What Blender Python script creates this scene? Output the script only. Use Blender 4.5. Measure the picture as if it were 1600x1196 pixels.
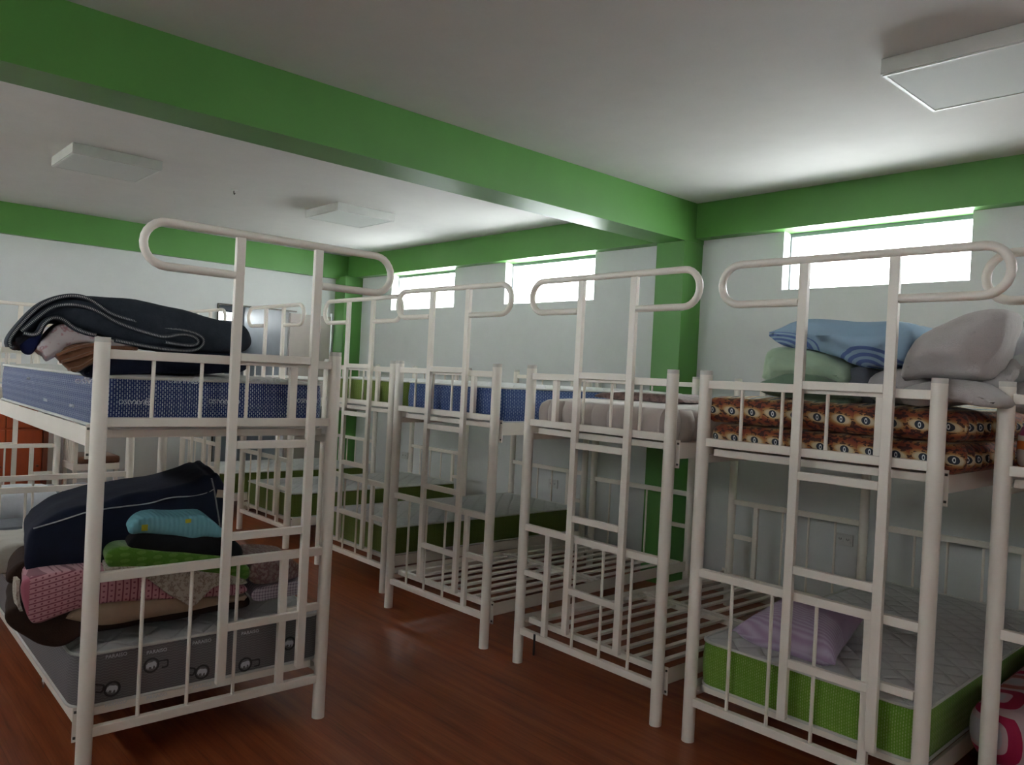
import bpy, bmesh, math, random
from mathutils import Vector, Matrix, noise
random.seed(7)
PI = math.pi
SC = bpy.context.scene
COL = SC.collection
for o in list(bpy.data.objects):
    bpy.data.objects.remove(o)

# ------------------------------------------------------------------ camera
cam_d = bpy.data.cameras.new('camera')
cam = bpy.data.objects.new('camera', cam_d)
COL.objects.link(cam)
cam_d.sensor_fit = 'HORIZONTAL'
cam_d.sensor_width = 36.0
cam_d.lens = 36.0 * 1228.012 / 1600.0
cam_d.clip_start = 0.05
cam.matrix_world = Matrix(((0.673921,-0.038698,0.737789,0.000000),(0.737102,-0.032520,-0.674999,0.000000),(0.050114,0.998722,0.006609,1.600000),(0.000000,0.000000,0.000000,1.000000)))
SC.camera = cam

# ------------------------------------------------------------------ view
SC.view_settings.view_transform = 'Standard'
SC.view_settings.look = 'None'
SC.view_settings.gamma = 1.0
SC.view_settings.use_curve_mapping = False
SC.view_settings.exposure = 2.33

# ------------------------------------------------------------------ world: bright overcast sky
W = bpy.data.worlds.new('sky')
SC.world = W
W.use_nodes = True
bg = W.node_tree.nodes['Background']
bg.inputs['Color'].default_value = (0.95, 0.975, 0.99, 1)
bg.inputs['Strength'].default_value = 5.5

ZC = 3.07                    # ceiling height
XL, XR = -9.15, 4.6          # left / right walls
YW, YB = 5.43, -1.6          # window wall / wall behind the camera
XM0, XM1 = -3.99, -3.71      # cross beam
WIN = [(-8.22, -6.97), (-6.12, -4.88), (-3.005, -1.73)]   # high windows
WINX = [(-0.4, 0.85), (2.1, 3.35)]
SILL, HEAD = 2.355, 2.79
BACKWIN = [(-8.7, -7.1), (-6.6, -5.0), (-3.0, -1.7), (1.9, 3.2)]  # unseen windows behind the camera, put in and sized for fill light

def portal(name, x0, x1, z0, z1, y, facing):
    ld = bpy.data.lights.new(name, 'AREA')
    ld.shape = 'RECTANGLE'; ld.size = x1 - x0; ld.size_y = z1 - z0
    ld.cycles.is_portal = True
    o = bpy.data.objects.new(name, ld); COL.objects.link(o)
    o.location = ((x0 + x1) / 2, y, (z0 + z1) / 2)
    o.rotation_euler = (PI / 2 if facing < 0 else -PI / 2, 0, 0)
    return o
for a, b in WIN + WINX:
    portal('window_daylight', a, b, SILL, HEAD, YW + 0.17, -1)
BZ0, BZ1 = 2.2, 2.62
for a, b in BACKWIN:
    portal('window_daylight', a, b, BZ0, BZ1, YB - 0.13, 1)

# ------------------------------------------------------------------ node helpers
class NT:
    def __init__(s, name):
        s.m = bpy.data.materials.new(name); s.m.use_nodes = True
        s.t = s.m.node_tree; s.t.nodes.clear()
        s.out = s.t.nodes.new('ShaderNodeOutputMaterial')
        s.b = s.t.nodes.new('ShaderNodeBsdfPrincipled')
        s.t.links.new(s.b.outputs[0], s.out.inputs[0])
    def n(s, ty, **kw):
        x = s.t.nodes.new(ty)
        for k, v in kw.items(): setattr(x, k, v)
        return x
    def l(s, a, b): s.t.links.new(a, b)
    def setin(s, sock, v):
        if hasattr(v, 'links'): s.l(v, sock)
        else: sock.default_value = v
    def math(s, op, a, b=0.0, c=None):
        x = s.n('ShaderNodeMath', operation=op)
        s.setin(x.inputs[0], a); s.setin(x.inputs[1], b)
        if c is not None: s.setin(x.inputs[2], c)
        return x.outputs[0]
    def obj(s):
        return s.n('ShaderNodeTexCoord').outputs['Object']
    def xyz(s, v=None):
        x = s.n('ShaderNodeSeparateXYZ'); s.l(v or s.obj(), x.inputs[0]); return x.outputs
    def mapping(s, scale=(1, 1, 1), loc=(0, 0, 0), rot=(0, 0, 0)):
        x = s.n('ShaderNodeMapping'); s.l(s.obj(), x.inputs[0])
        x.inputs['Scale'].default_value = scale; x.inputs['Location'].default_value = loc
        x.inputs['Rotation'].default_value = rot
        return x.outputs[0]
    def noise(s, scale, vec=None, detail=3, rough=.5, out='Fac'):
        x = s.n('ShaderNodeTexNoise'); s.l(vec or s.obj(), x.inputs['Vector'])
        x.inputs['Scale'].default_value = scale; x.inputs['Detail'].default_value = detail
        x.inputs['Roughness'].default_value = rough
        return x.outputs[out]
    def ramp(s, fac, stops, interp='LINEAR'):
        x = s.n('ShaderNodeValToRGB'); s.l(fac, x.inputs[0]); cr = x.color_ramp
        cr.interpolation = interp
        while len(cr.elements) < len(stops): cr.elements.new(0.5)
        for e, (p, c) in zip(cr.elements, stops):
            e.position = p; e.color = tuple(c) + (1,) if len(c) == 3 else c
        return x.outputs[0]
    def mix(s, f, a, b, blend='MIX'):
        x = s.n('ShaderNodeMix', data_type='RGBA', blend_type=blend)
        s.setin(x.inputs[0], f)
        for i, v in ((6, a), (7, b)):
            if hasattr(v, 'links'): s.l(v, x.inputs[i])
            else: x.inputs[i].default_value = tuple(v) + (1,) if len(v) == 3 else v
        return x.outputs[2]
    def col(s, c):
        if hasattr(c, 'links'): s.l(c, s.b.inputs['Base Color'])
        else: s.b.inputs['Base Color'].default_value = tuple(c) + (1,)
    def bump(s, h, st=.2, dist=.01):
        x = s.n('ShaderNodeBump'); x.inputs['Strength'].default_value = st
        x.inputs['Distance'].default_value = dist
        s.l(h, x.inputs['Height']); s.l(x.outputs[0], s.b.inputs['Normal'])
    def fin(s, rough=.6, spec=.5, metal=0., sheen=0.):
        s.b.inputs['Roughness'].default_value = rough
        s.b.inputs['Specular IOR Level'].default_value = spec
        s.b.inputs['Metallic'].default_value = metal
        s.b.inputs['Sheen Weight'].default_value = sheen
        return s.m

def plain(name, c, rough=.6, spec=.5, metal=0., var=.06, scale=6., bump=0., bscale=60., sheen=0.):
    t = NT(name)
    f = t.noise(scale)
    t.col(t.ramp(f, [(.3, [x * (1 - var) for x in c]), (.7, [min(1, x * (1 + var)) for x in c])]))
    if bump: t.bump(t.noise(bscale), bump, .004)
    return t.fin(rough, spec, metal, sheen)

M = {}
M['wall'] = plain('wall paint', (.63, .635, .625), .7, .3, var=.02, bump=.05, bscale=25)
M['ceil'] = plain('ceiling paint', (.66, .645, .625), .8, .2, var=.02, bump=.05, bscale=20)
M['green'] = plain('green paint', (.095, .27, .055), .42, .5, var=.05, scale=3, bump=.1, bscale=18)
M['metal'] = plain('cream enamel', (.84, .77, .69), .38, .5, var=.02)
M['bolt'] = plain('dark bolt', (.08, .07, .06), .4, .5, .6)
M['black'] = plain('black plastic', (.02, .02, .02), .4)
M['alu'] = plain('window aluminium', (.22, .24, .26), .4, .5, .5)
M['lampbody'] = plain('lamp enamel', (.68, .68, .66), .45)
M['lampdiff'] = plain('lamp diffuser', (.60, .62, .60), .75, .5, var=.01)
M['socket'] = plain('socket plastic', (.55, .54, .52), .35)
M['hole'] = plain('socket holes', (.03, .03, .03), .6)
M['beigepanel'] = plain('beige door leaf', (.42, .36, .33), .5)
M['tan'] = plain('tan trim', (.40, .32, .24), .6)
M['skirt'] = plain('skirting', (.40, .33, .27), .5)
M['capring'] = plain('post cap plastic', (.62, .58, .53), .3)

def mk_floor():
    t = NT('red wood vinyl')
    v = t.mapping(scale=(.55, 9, 1))
    f1 = t.noise(2.2, v, 6, .62)
    v2 = t.mapping(scale=(2.0, 60, 1))
    f2 = t.noise(2.0, v2, 4, .6)
    f = t.math('ADD', t.math('MULTIPLY', f1, .72), t.math('MULTIPLY', f2, .28))
    c = t.ramp(f, [(.30, (.12, .024, .009)), (.46, (.235, .055, .02)), (.58, (.31, .08, .03)), (.74, (.38, .12, .05))])
    # faint printed strip borders every 12 cm
    y = t.xyz()[1]
    e = t.math('LESS_THAN', t.math('ABSOLUTE', t.math('SUBTRACT', t.math('FRACT', t.math('MULTIPLY', y, 8.2)), .5)), .012)
    c = t.mix(t.math('MULTIPLY', e, .35), c, (.05, .012, .006))
    t.col(c)
    t.bump(f2, .06, .002)
    return t.fin(.40, .3)
M['floor'] = mk_floor()

def mk_door(name, c1, c2):
    t = NT(name)
    f = t.noise(3, t.mapping(scale=(1, 1, .12), rot=(0, 0, 0)), 5)
    t.col(t.ramp(f, [(.3, c1), (.7, c2)]))
    return t.fin(.4)
M['redwood'] = mk_door('orange varnished wood', (.30, .045, .012), (.48, .085, .025))
M['brownwood'] = mk_door('brown varnished wood', (.12, .03, .014), (.20, .055, .025))

def mk_glass():
    m = bpy.data.materials.new('window glass'); m.use_nodes = True
    t = m.node_tree; t.nodes.clear()
    o = t.nodes.new('ShaderNodeOutputMaterial'); mx = t.nodes.new('ShaderNodeMixShader')
    tr = t.nodes.new('ShaderNodeBsdfTransparent'); gl = t.nodes.new('ShaderNodeBsdfGlossy')
    tr.inputs[0].default_value = (.96, .98, .98, 1)
    mx.inputs[0].default_value = .05
    gl.inputs['Roughness'].default_value = .02
    t.links.new(tr.outputs[0], mx.inputs[1]); t.links.new(gl.outputs[0], mx.inputs[2])
    t.links.new(mx.outputs[0], o.inputs[0])
    return m
M['glass'] = mk_glass()

def mk_dash(name, base, dash, p=.0088, q=.0165, fade=.0):
    """woven mattress border: rows of short upright dashes, staggered, in diamonds"""
    t = NT(name)
    x, y, z = t.xyz()
    tn = t.n('ShaderNodeTexCoord'); nn = t.n('ShaderNodeSeparateXYZ'); t.l(tn.outputs['Normal'], nn.inputs[0])
    fx = t.math('GREATER_THAN', t.math('ABSOLUTE', nn.outputs[0]), .71)
    u = t.math('ADD', t.math('MULTIPLY', x, t.math('SUBTRACT', 1., fx)), t.math('MULTIPLY', y, fx))
    a = t.math('DIVIDE', u, p)
    col = t.math('FLOOR', a)
    off = t.math('MULTIPLY', t.math('MODULO', t.math('ABSOLUTE', col), 2.0), .5)
    zz = t.math('ADD', t.math('DIVIDE', z, q), off)
    m1 = t.math('LESS_THAN', t.math('ABSOLUTE', t.math('SUBTRACT', t.math('FRACT', a), .5)), .2)
    m2 = t.math('LESS_THAN', t.math('ABSOLUTE', t.math('SUBTRACT', t.math('FRACT', zz), .5)), .33)
    d1 = t.math('SINE', t.math('ADD', t.math('MULTIPLY', u, 95.), t.math('MULTIPLY', z, 95.)))
    d2 = t.math('SINE', t.math('SUBTRACT', t.math('MULTIPLY', u, 95.), t.math('MULTIPLY', z, 95.)))
    dd = t.math('MULTIPLY_ADD', t.math('MULTIPLY', d1, d2), .35, .65)
    f = t.math('MULTIPLY', t.math('MULTIPLY', m1, m2), dd)
    if fade: f = t.math('MULTIPLY', f, fade)
    t.col(t.mix(f, base, dash))
    t.bump(t.math('MULTIPLY', d1, d2), .25, .003)
    return t.fin(.75, .3, sheen=.15)
M['blueside'] = mk_dash('blue woven border', (.012, .028, .13), (.55, .60, .66))
M['blueside_far'] = mk_dash('blue woven border soft', (.022, .055, .19), (.42, .50, .60), .016, .02, .55)
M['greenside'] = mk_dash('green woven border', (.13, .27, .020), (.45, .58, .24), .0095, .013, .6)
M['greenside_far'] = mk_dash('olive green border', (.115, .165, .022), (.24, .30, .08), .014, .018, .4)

def mk_graymat():
    t = NT('grey quilted border')
    x, y, z = t.xyz()
    tn = t.n('ShaderNodeTexCoord'); nn = t.n('ShaderNodeSeparateXYZ'); t.l(tn.outputs['Normal'], nn.inputs[0])
    fx = t.math('GREATER_THAN', t.math('ABSOLUTE', nn.outputs[0]), .71)
    u = t.math('ADD', t.math('MULTIPLY', x, t.math('SUBTRACT', 1., fx)), t.math('MULTIPLY', y, fx))
    zig = t.math('ABSOLUTE', t.math('SUBTRACT', t.math('FRACT', t.math('MULTIPLY', u, 42)), .5))
    w = t.math('FRACT', t.math('ADD', t.math('MULTIPLY', z, 95), t.math('MULTIPLY', zig, 1.0)))
    f = t.math('LESS_THAN', w, .32)
    t.col(t.mix(t.math('MULTIPLY', f, .5), (.155, .145, .15), (.28, .265, .275)))
    t.bump(w, .3, .003)
    return t.fin(.7, .3)
M['grayside'] = mk_graymat()

def mk_top(name, c):
    """white quilted ticking with stitched diamonds"""
    t = NT(name)
    x, y, z = t.xyz()
    wv = t.math('MULTIPLY', t.noise(3.), .35)
    a = t.math('ADD', t.math('MULTIPLY', t.math('ADD', x, y), 7.), wv)
    b = t.math('ADD', t.math('MULTIPLY', t.math('SUBTRACT', x, y), 7.), wv)
    fa = t.math('ABSOLUTE', t.math('SUBTRACT', t.math('FRACT', a), .5))
    fb = t.math('ABSOLUTE', t.math('SUBTRACT', t.math('FRACT', b), .5))
    g = t.math('MINIMUM', fa, fb)
    h = t.math('POWER', t.math('MINIMUM', t.math('MULTIPLY', g, 5.), 1.0), .5)
    t.col(t.mix(t.math('MULTIPLY', t.math('SUBTRACT', 1.0, h), .25), c, [k * .75 for k in c]))
    t.bump(h, .75, .012)
    return t.fin(.7, .3, sheen=.1)
M['whitetop'] = mk_top('white quilted ticking', (.54, .53, .525))
M['greytop'] = mk_top('pale quilted ticking', (.56, .54, .50))
M['piping'] = plain('white piping', (.62, .61, .57), .6)
M['print_white'] = plain('white print', (.66, .68, .72), .6)
M['print_dark'] = plain('dark print', (.035, .032, .035), .6)

def fabric(name, c, var=.12, bump=.25, scale=9., bscale=220., sheen=.3, rough=.9):
    t = NT(name)
    f = t.noise(scale, None, 5, .65)
    t.col(t.ramp(f, [(.3, [x * (1 - var) for x in c]), (.7, [min(1, x * (1 + var)) for x in c])]))
    h = t.math('ADD', t.math('MULTIPLY', t.noise(bscale), .3), t.noise(14., None, 3))
    t.bump(h, bump, .012)
    return t.fin(rough, .2, 0, sheen)
M['charcoal'] = fabric('charcoal wool', (.030, .037, .050), .35, sheen=.02)
M['navy'] = fabric('navy wool', (.0075, .010, .024), .3, sheen=.02)
M['navyblue'] = fabric('navy cloth', (.012, .018, .075), .2, sheen=.02)
M['blackcloth'] = fabric('black cloth', (.010, .010, .012), .2, sheen=.02)
M['brown'] = fabric('dark brown wool', (.030, .015, .010), .25, sheen=.02)
M['rust'] = fabric('brown wool', (.19, .085, .045), .3)
M['beige'] = fabric('beige wool', (.34, .24, .165), .12)
M['cream'] = fabric('cream blanket', (.42, .38, .32), .1)
M['greypillow'] = fabric('grey pillowcase', (.47, .43, .42), .05, .7, 4)
M['greypillow2'] = fabric('light grey pillowcase', (.50, .53, .52), .05, .3, 4)
M['whitecloth'] = fabric('white cloth', (.55, .56, .60), .06)
M['palegreen'] = fabric('pale green pillowcase', (.36, .47, .33), .05, .25, 4)
M['deepgreen'] = fabric('grey green cloth', (.13, .19, .13), .15)
M['slate'] = fabric('slate cloth', (.10, .11, .13), .1)
M['stitch'] = fabric('white stitching', (.36, .36, .36), .3)
M['channel'] = fabric('rose beige ticking', (.46, .39, .36), .06, .2)
M['mauvebrown'] = fabric('mauve brown cloth', (.20, .13, .12), .5, .3, 40)
M['seat'] = fabric('brown seat cushion', (.16, .07, .04), .1)

def mk_whitepink():
    t = NT('white cloth with pink flowers')
    f = t.noise(38., None, 2)
    t.col(t.ramp(f, [(.55, (.58, .52, .53)), (.64, (.42, .22, .24)), (.70, (.56, .50, .52))]))
    t.bump(t.noise(16.), .3, .01)
    return t.fin(.8, .2)
M['whitepink'] = mk_whitepink()
def mk_floral():
    t = NT('cream cloth with tiny print')
    f = t.noise(90., None, 2)
    t.col(t.ramp(f, [(.50, (.46, .41, .35)), (.60, (.25, .19, .15)), (.70, (.42, .37, .32))]))
    t.bump(t.noise(16.), .3, .01)
    return t.fin(.8, .2)
M['floral'] = mk_floral()
def mk_mottle():
    t = NT('faded rose floral cloth')
    f = t.noise(45., None, 4)
    t.col(t.ramp(f, [(.40, (.26, .20, .185)), (.52, (.17, .085, .085)), (.62, (.30, .23, .215))]))
    return t.fin(.8, .2)
M['mottle'] = mk_mottle()
def mk_check():
    t = NT('checked lilac sheet')
    x, y, z = t.xyz()
    a = t.math('LESS_THAN', t.math('FRACT', t.math('MULTIPLY', t.math('ADD', x, y), 75)), .28)
    b = t.math('LESS_THAN', t.math('FRACT', t.math('MULTIPLY', t.math('ADD', z, t.math('MULTIPLY', x, .5)), 75)), .28)
    f = t.math('MULTIPLY', t.math('ADD', a, b), .5)
    t.col(t.mix(f, (.47, .41, .46), (.11, .07, .12)))
    return t.fin(.8, .2)
M['check'] = mk_check()
def mk_pink(cy):
    t = NT('pink striped blanket')
    x, y, z = t.xyz(); y = t.math('ADD', y, cy)
    P = 36.
    u = t.math('MULTIPLY', y, P)
    fu = t.math('FRACT', u)
    line = t.math('LESS_THAN', t.math('ABSOLUTE', t.math('SUBTRACT', fu, .5)), .10)
    dz = t.math('SUBTRACT', t.math('FRACT', t.math('MULTIPLY', z, 46.)), .5)
    dy = t.math('SUBTRACT', t.math('FRACT', t.math('ADD', u, .5)), .5)
    r = t.math('SQRT', t.math('ADD', t.math('MULTIPLY', dz, dz), t.math('MULTIPLY', dy, dy)))
    dot = t.math('LESS_THAN', r, .17)
    f = t.math('MAXIMUM', line, dot)
    # the overhanging end carries the stripes the other way
    v = t.math('MULTIPLY', t.math('ADD', z, t.math('MULTIPLY', y, -.2)), 52.)
    line2 = t.math('LESS_THAN', t.math('ABSOLUTE', t.math('SUBTRACT', t.math('FRACT', v), .5)), .12)
    dv = t.math('SUBTRACT', t.math('FRACT', t.math('ADD', v, .5)), .5)
    dw = t.math('SUBTRACT', t.math('FRACT', t.math('MULTIPLY', y, 46.)), .5)
    r2 = t.math('SQRT', t.math('ADD', t.math('MULTIPLY', dv, dv), t.math('MULTIPLY', dw, dw)))
    f2 = t.math('MAXIMUM', line2, t.math('LESS_THAN', r2, .17))
    sel = t.math('LESS_THAN', y, .83)
    ff = t.math('ADD', t.math('MULTIPLY', f2, sel), t.math('MULTIPLY', f, t.math('SUBTRACT', 1., sel)))
    c = t.mix(t.math('MULTIPLY', ff, .85), (.50, .24, .27), (.17, .028, .055))
    hem = t.math('LESS_THAN', y, .665)
    t.col(t.mix(hem, c, (.42, .12, .17)))
    t.bump(t.noise(14.), .3, .01)
    return t.fin(.9, .2, 0, .2)
M['pink'] = mk_pink(1.0)
def mk_greentowel():
    t = NT('green towel with pale ovals')
    x, y, z = t.xyz()
    du = t.math('SUBTRACT', t.math('FRACT', t.math('MULTIPLY', y, 16.)), .5)
    dv = t.math('SUBTRACT', t.math('FRACT', t.math('MULTIPLY', z, 42.)), .5)
    r = t.math('SQRT', t.math('ADD', t.math('MULTIPLY', du, du), t.math('MULTIPLY', dv, dv)))
    f = t.math('LESS_THAN', r, .3)
    t.col(t.mix(t.math('MULTIPLY', f, .5), (.07, .18, .015), (.16, .30, .06)))
    t.bump(t.noise(120.), .4, .006)
    return t.fin(.9, .2, 0, .3)
M['greentowel'] = mk_greentowel()
def mk_teal():
    t = NT('light blue ribbed cloth')
    y = t.xyz()[1]
    w = t.math('SINE', t.math('MULTIPLY', y, 330.))
    t.col(t.mix(t.math('MULTIPLY_ADD', w, .12, .12), (.17, .40, .46), (.12, .30, .36)))
    t.bump(t.math('ADD', t.math('MULTIPLY', w, .15), t.noise(22.)), .5, .012)
    return t.fin(.8, .2)
M['teal'] = mk_teal()
M['yellow'] = fabric('yellow patch', (.42, .40, .03), .05)
def mk_lilac():
    t = NT('lilac striped pillowcase')
    x, y, z = t.xyz()
    w = t.math('SINE', t.math('MULTIPLY', y, 300.))
    gate = t.math('LESS_THAN', y, -.02)
    f = t.math('MULTIPLY', t.math('MULTIPLY_ADD', w, .5, .5), gate)
    t.col(t.mix(f, (.40, .28, .42), (.52, .42, .55)))
    t.bump(t.noise(9.), .4, .015)
    return t.fin(.8, .2, 0, .2)
M['lilac'] = mk_lilac()

def mk_tiger():
    t = NT('orange print with slit-pupil ovals')
    x, y, z = t.xyz()
    tn = t.n('ShaderNodeTexCoord'); nn = t.n('ShaderNodeSeparateXYZ'); t.l(tn.outputs['Normal'], nn.inputs[0])
    f = t.math('GREATER_THAN', t.math('ABSOLUTE', nn.outputs[0]), .72)
    u = t.math('ADD', t.math('MULTIPLY', x, t.math('SUBTRACT', 1., f)), t.math('MULTIPLY', y, f))
    CW, CH = .098, .074
    zz = t.math('ADD', z, .052)
    row = t.math('FLOOR', t.math('DIVIDE', zz, CH))
    a = t.math('ADD', t.math('DIVIDE', u, CW), t.math('MULTIPLY', row, .43))
    du = t.math('MULTIPLY', t.math('SUBTRACT', t.math('FRACT', a), .5), CW)
    dv = t.math('MULTIPLY', t.math('SUBTRACT', t.math('FRACT', t.math('DIVIDE', zz, CH)), .5), CH)
    dv = t.math('ADD', dv, t.math('MULTIPLY', du, .15))
    d2 = lambda ku, kv: t.math('SQRT', t.math('ADD', t.math('MULTIPLY', t.math('MULTIPLY', du, du), ku), t.math('MULTIPLY', t.math('MULTIPLY', dv, dv), kv)))
    halo = d2(.33, 1.5)
    c = t.ramp(t.math('DIVIDE', halo, .05), [(.0, (.56, .48, .36)), (.36, (.56, .46, .30)), (.50, (.42, .22, .08)), (.72, (.27, .075, .03)), (1., (.19, .04, .025))])
    st = t.noise(46., t.mapping(scale=(1, 1, 2.0)), 2)
    m = t.math('MULTIPLY', t.math('GREATER_THAN', st, .53), t.math('GREATER_THAN', halo, .024))
    c = t.mix(t.math('MULTIPLY', m, .88), c, (.035, .014, .016))
    disc = t.math('LESS_THAN', d2(1.0, 1.25), .0175)
    c = t.mix(disc, c, (.028, .036, .055))
    rs = d2(3.4, 1.)
    ring = t.math('MULTIPLY', t.math('GREATER_THAN', rs, .0055), t.math('LESS_THAN', rs, .0105))
    c = t.mix(ring, c, (.62, .64, .66))
    t.col(c)
    t.bump(t.noise(20.), .3, .01)
    return t.fin(.75, .3, 0, .05)
M['tiger'] = mk_tiger()

def mk_rsq(name, bgc, c1, c2, cell=.15, ox=0., oz=.0):
    """print of rounded-square rings"""
    t = NT(name)
    x, y, z = t.xyz()
    x = t.math('ADD', x, ox); z = t.math('ADD', z, oz)
    u = t.math('DIVIDE', t.math('ADD', x, y), cell)
    v = t.math('DIVIDE', t.math('ADD', z, t.math('MULTIPLY', y, .0)), cell)
    # on the top face use y as the second axis
    g = t.n('ShaderNodeNewGeometry')
    nz = t.n('ShaderNodeSeparateXYZ'); t.l(g.outputs['Normal'], nz.inputs[0])
    top = t.math('GREATER_THAN', nz.outputs[2], .7)
    u2 = t.math('DIVIDE', x, cell); v2 = t.math('DIVIDE', y, cell)
    uu = t.math('ADD', t.math('MULTIPLY', u2, top), t.math('MULTIPLY', u, t.math('SUBTRACT', 1., top)))
    vv = t.math('ADD', t.math('MULTIPLY', v2, top), t.math('MULTIPLY', v, t.math('SUBTRACT', 1., top)))
    du = t.math('ABSOLUTE', t.math('SUBTRACT', t.math('FRACT', uu), .5)); dv = t.math('ABSOLUTE', t.math('SUBTRACT', t.math('FRACT', vv), .5))
    p = t.math('POWER', t.math('ADD', t.math('POWER', du, 4.), t.math('POWER', dv, 4.)), .25)
    ring = t.math('MULTIPLY', t.math('GREATER_THAN', p, .25), t.math('LESS_THAN', p, .44))
    par = t.math('MODULO', t.math('ABSOLUTE', t.math('ADD', t.math('FLOOR', uu), t.math('FLOOR', vv))), 2.)
    cc = t.mix(par, c1, c2)
    core = t.math('LESS_THAN', p, .17)
    c = t.mix(ring, bgc, cc)
    c = t.mix(t.math('MULTIPLY', core, .6), c, (.30, .33, .36))
    t.col(c)
    t.bump(t.noise(8.), .3, .01)
    return t.fin(.7, .3)
M['rings'] = mk_rsq('cream print with orange and magenta rings', (.50, .42, .38), (.50, .12, .02), (.30, .02, .09))
M['rings2'] = mk_rsq('rose print with crimson rings', (.40, .27, .28), (.30, .006, .045), (.26, .07, .05), .24, .61)

# ------------------------------------------------------------------ object helpers
def link(name, me, mat=None, parent=None, smooth=False):
    o = bpy.data.objects.new(name, me); COL.objects.link(o)
    if mat is not None and not me.materials: me.materials.append(mat)
    if parent is not None: o.parent = parent
    if smooth:
        for p in me.polygons: p.use_smooth = True
    return o
def bm_obj(name, bm, mat, parent=None, smooth=False, angle=None):
    bmesh.ops.recalc_face_normals(bm, faces=bm.faces)
    me = bpy.data.meshes.new(name); bm.to_mesh(me); bm.free()
    o = link(name, me, mat, parent, smooth)
    if angle: me.set_sharp_from_angle(angle=angle)
    return o
def tag(o, label=None, cat=None, group=None, kind=None):
    if label: o['label'] = label
    if cat: o['category'] = cat
    if group: o['group'] = group
    if kind: o['kind'] = kind
    return o
def thing(name, label, cat, loc=(0, 0, 0), rz=0, group=None):
    o = bpy.data.objects.new(name, None); COL.objects.link(o)
    o.empty_display_size = .1
    o.location = loc; o.rotation_euler = (0, 0, rz)
    return tag(o, label, cat, group)
def box(bm, x0, x1, y0, y1, z0, z1, bev=0, mat=None):
    vs = [bm.verts.new(p) for p in ((x0,y0,z0),(x1,y0,z0),(x1,y1,z0),(x0,y1,z0),(x0,y0,z1),(x1,y0,z1),(x1,y1,z1),(x0,y1,z1))]
    fs = [bm.faces.new([vs[i] for i in f]) for f in ((0,3,2,1),(4,5,6,7),(0,1,5,4),(1,2,6,5),(2,3,7,6),(3,0,4,7))]
    if bev:
        es = list({e for f in fs for e in f.edges})
        bmesh.ops.bevel(bm, geom=es, offset=bev, segments=2, affect='EDGES', profile=.6)
    return bm
def bx(name, x0, x1, y0, y1, z0, z1, mat, parent=None, bev=0):
    bm = bmesh.new(); box(bm, x0, x1, y0, y1, z0, z1, bev)
    return bm_obj(name, bm, mat, parent)
def tube(bm, pts, r, n=10, cap=True, closed=False):
    pts = [Vector(p) for p in pts]; rings = []
    up = None
    L = len(pts)
    for i, p in enumerate(pts):
        if closed: d = pts[(i + 1) % L] - pts[i - 1]
        else: d = pts[min(i + 1, L - 1)] - pts[max(i - 1, 0)]
        d.normalize()
        if up is None:
            up = Vector((0, 0, 1)) if abs(d.z) < .9 else Vector((1, 0, 0))
        a = up - d * up.dot(d)
        if a.length < 1e-5: a = d.orthogonal()
        a.normalize(); up = a; b = d.cross(a)
        rings.append([bm.verts.new(p + a * (r * math.cos(2*PI*k/n)) + b * (r * math.sin(2*PI*k/n))) for k in range(n)])
    m = L if closed else L - 1
    for i in range(m):
        A, B = rings[i], rings[(i + 1) % L]
        for k in range(n): bm.faces.new((A[k], A[(k+1) % n], B[(k+1) % n], B[k]))
    if cap and not closed:
        bm.faces.new(rings[0][::-1]); bm.faces.new(rings[-1])
    return bm
def tb(name, pts, r, mat, parent=None, n=10, closed=False):
    bm = bmesh.new(); tube(bm, pts, r, n, closed=closed)
    return bm_obj(name, bm, mat, parent, True, .7)
def lathe(name, prof, n, mat, parent=None):
    bm = bmesh.new(); rings = []
    for r, z in prof:
        rings.append([bm.verts.new((r*math.cos(2*PI*k/n), r*math.sin(2*PI*k/n), z)) for k in range(n)])
    for A, B in zip(rings, rings[1:]):
        for k in range(n): bm.faces.new((A[k], A[(k+1) % n], B[(k+1) % n], B[k]))
    bm.faces.new(rings[0][::-1]); bm.faces.new(rings[-1])
    return bm_obj(name, bm, mat, parent, True, .6)

# ------------------------------------------------------------------ room shell
def struct(name, *boxes, mat):
    bm = bmesh.new()
    for b in boxes: box(bm, *b)
    return tag(bm_obj(name, bm, mat), kind='structure')
struct('floor', (XL-.2, XR+.2, YB-.2, YW+.2, -.1, 0), mat=M['floor'])
struct('ceiling', (XL-.2, XR+.2, YB-.2, YW+.2, ZC, ZC+.15), mat=M['ceil'])
T = .22
# window wall: pieces round the openings
wx = sorted(WIN + WINX)
bxs = [(XL-.2, XR+.2, YW, YW+T, 0, SILL)]
xs = [XL-.2] + [v for ab in wx for v in ab] + [XR+.2]
for i in range(0, len(xs), 2): bxs.append((xs[i], xs[i+1], YW, YW+T, SILL, HEAD))
bxs.append((XL-.2, XR+.2, YW, YW+T, HEAD, ZC))
struct('wall_right', *bxs, mat=M['wall'])
bxs = [(XL-.2, XR+.2, YB-T, YB, 0, BZ0), (XL-.2, XR+.2, YB-T, YB, BZ1, ZC)]
xs = [XL-.2] + [v for ab in BACKWIN for v in ab] + [XR+.2]
for i in range(0, len(xs), 2): bxs.append((xs[i], xs[i+1], YB-T, YB, BZ0, BZ1))
struct('wall_front', *bxs, mat=M['wall'])
struct('wall_side', (XR, XR+.2, YB, YW, 0, ZC), mat=M['wall'])
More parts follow.
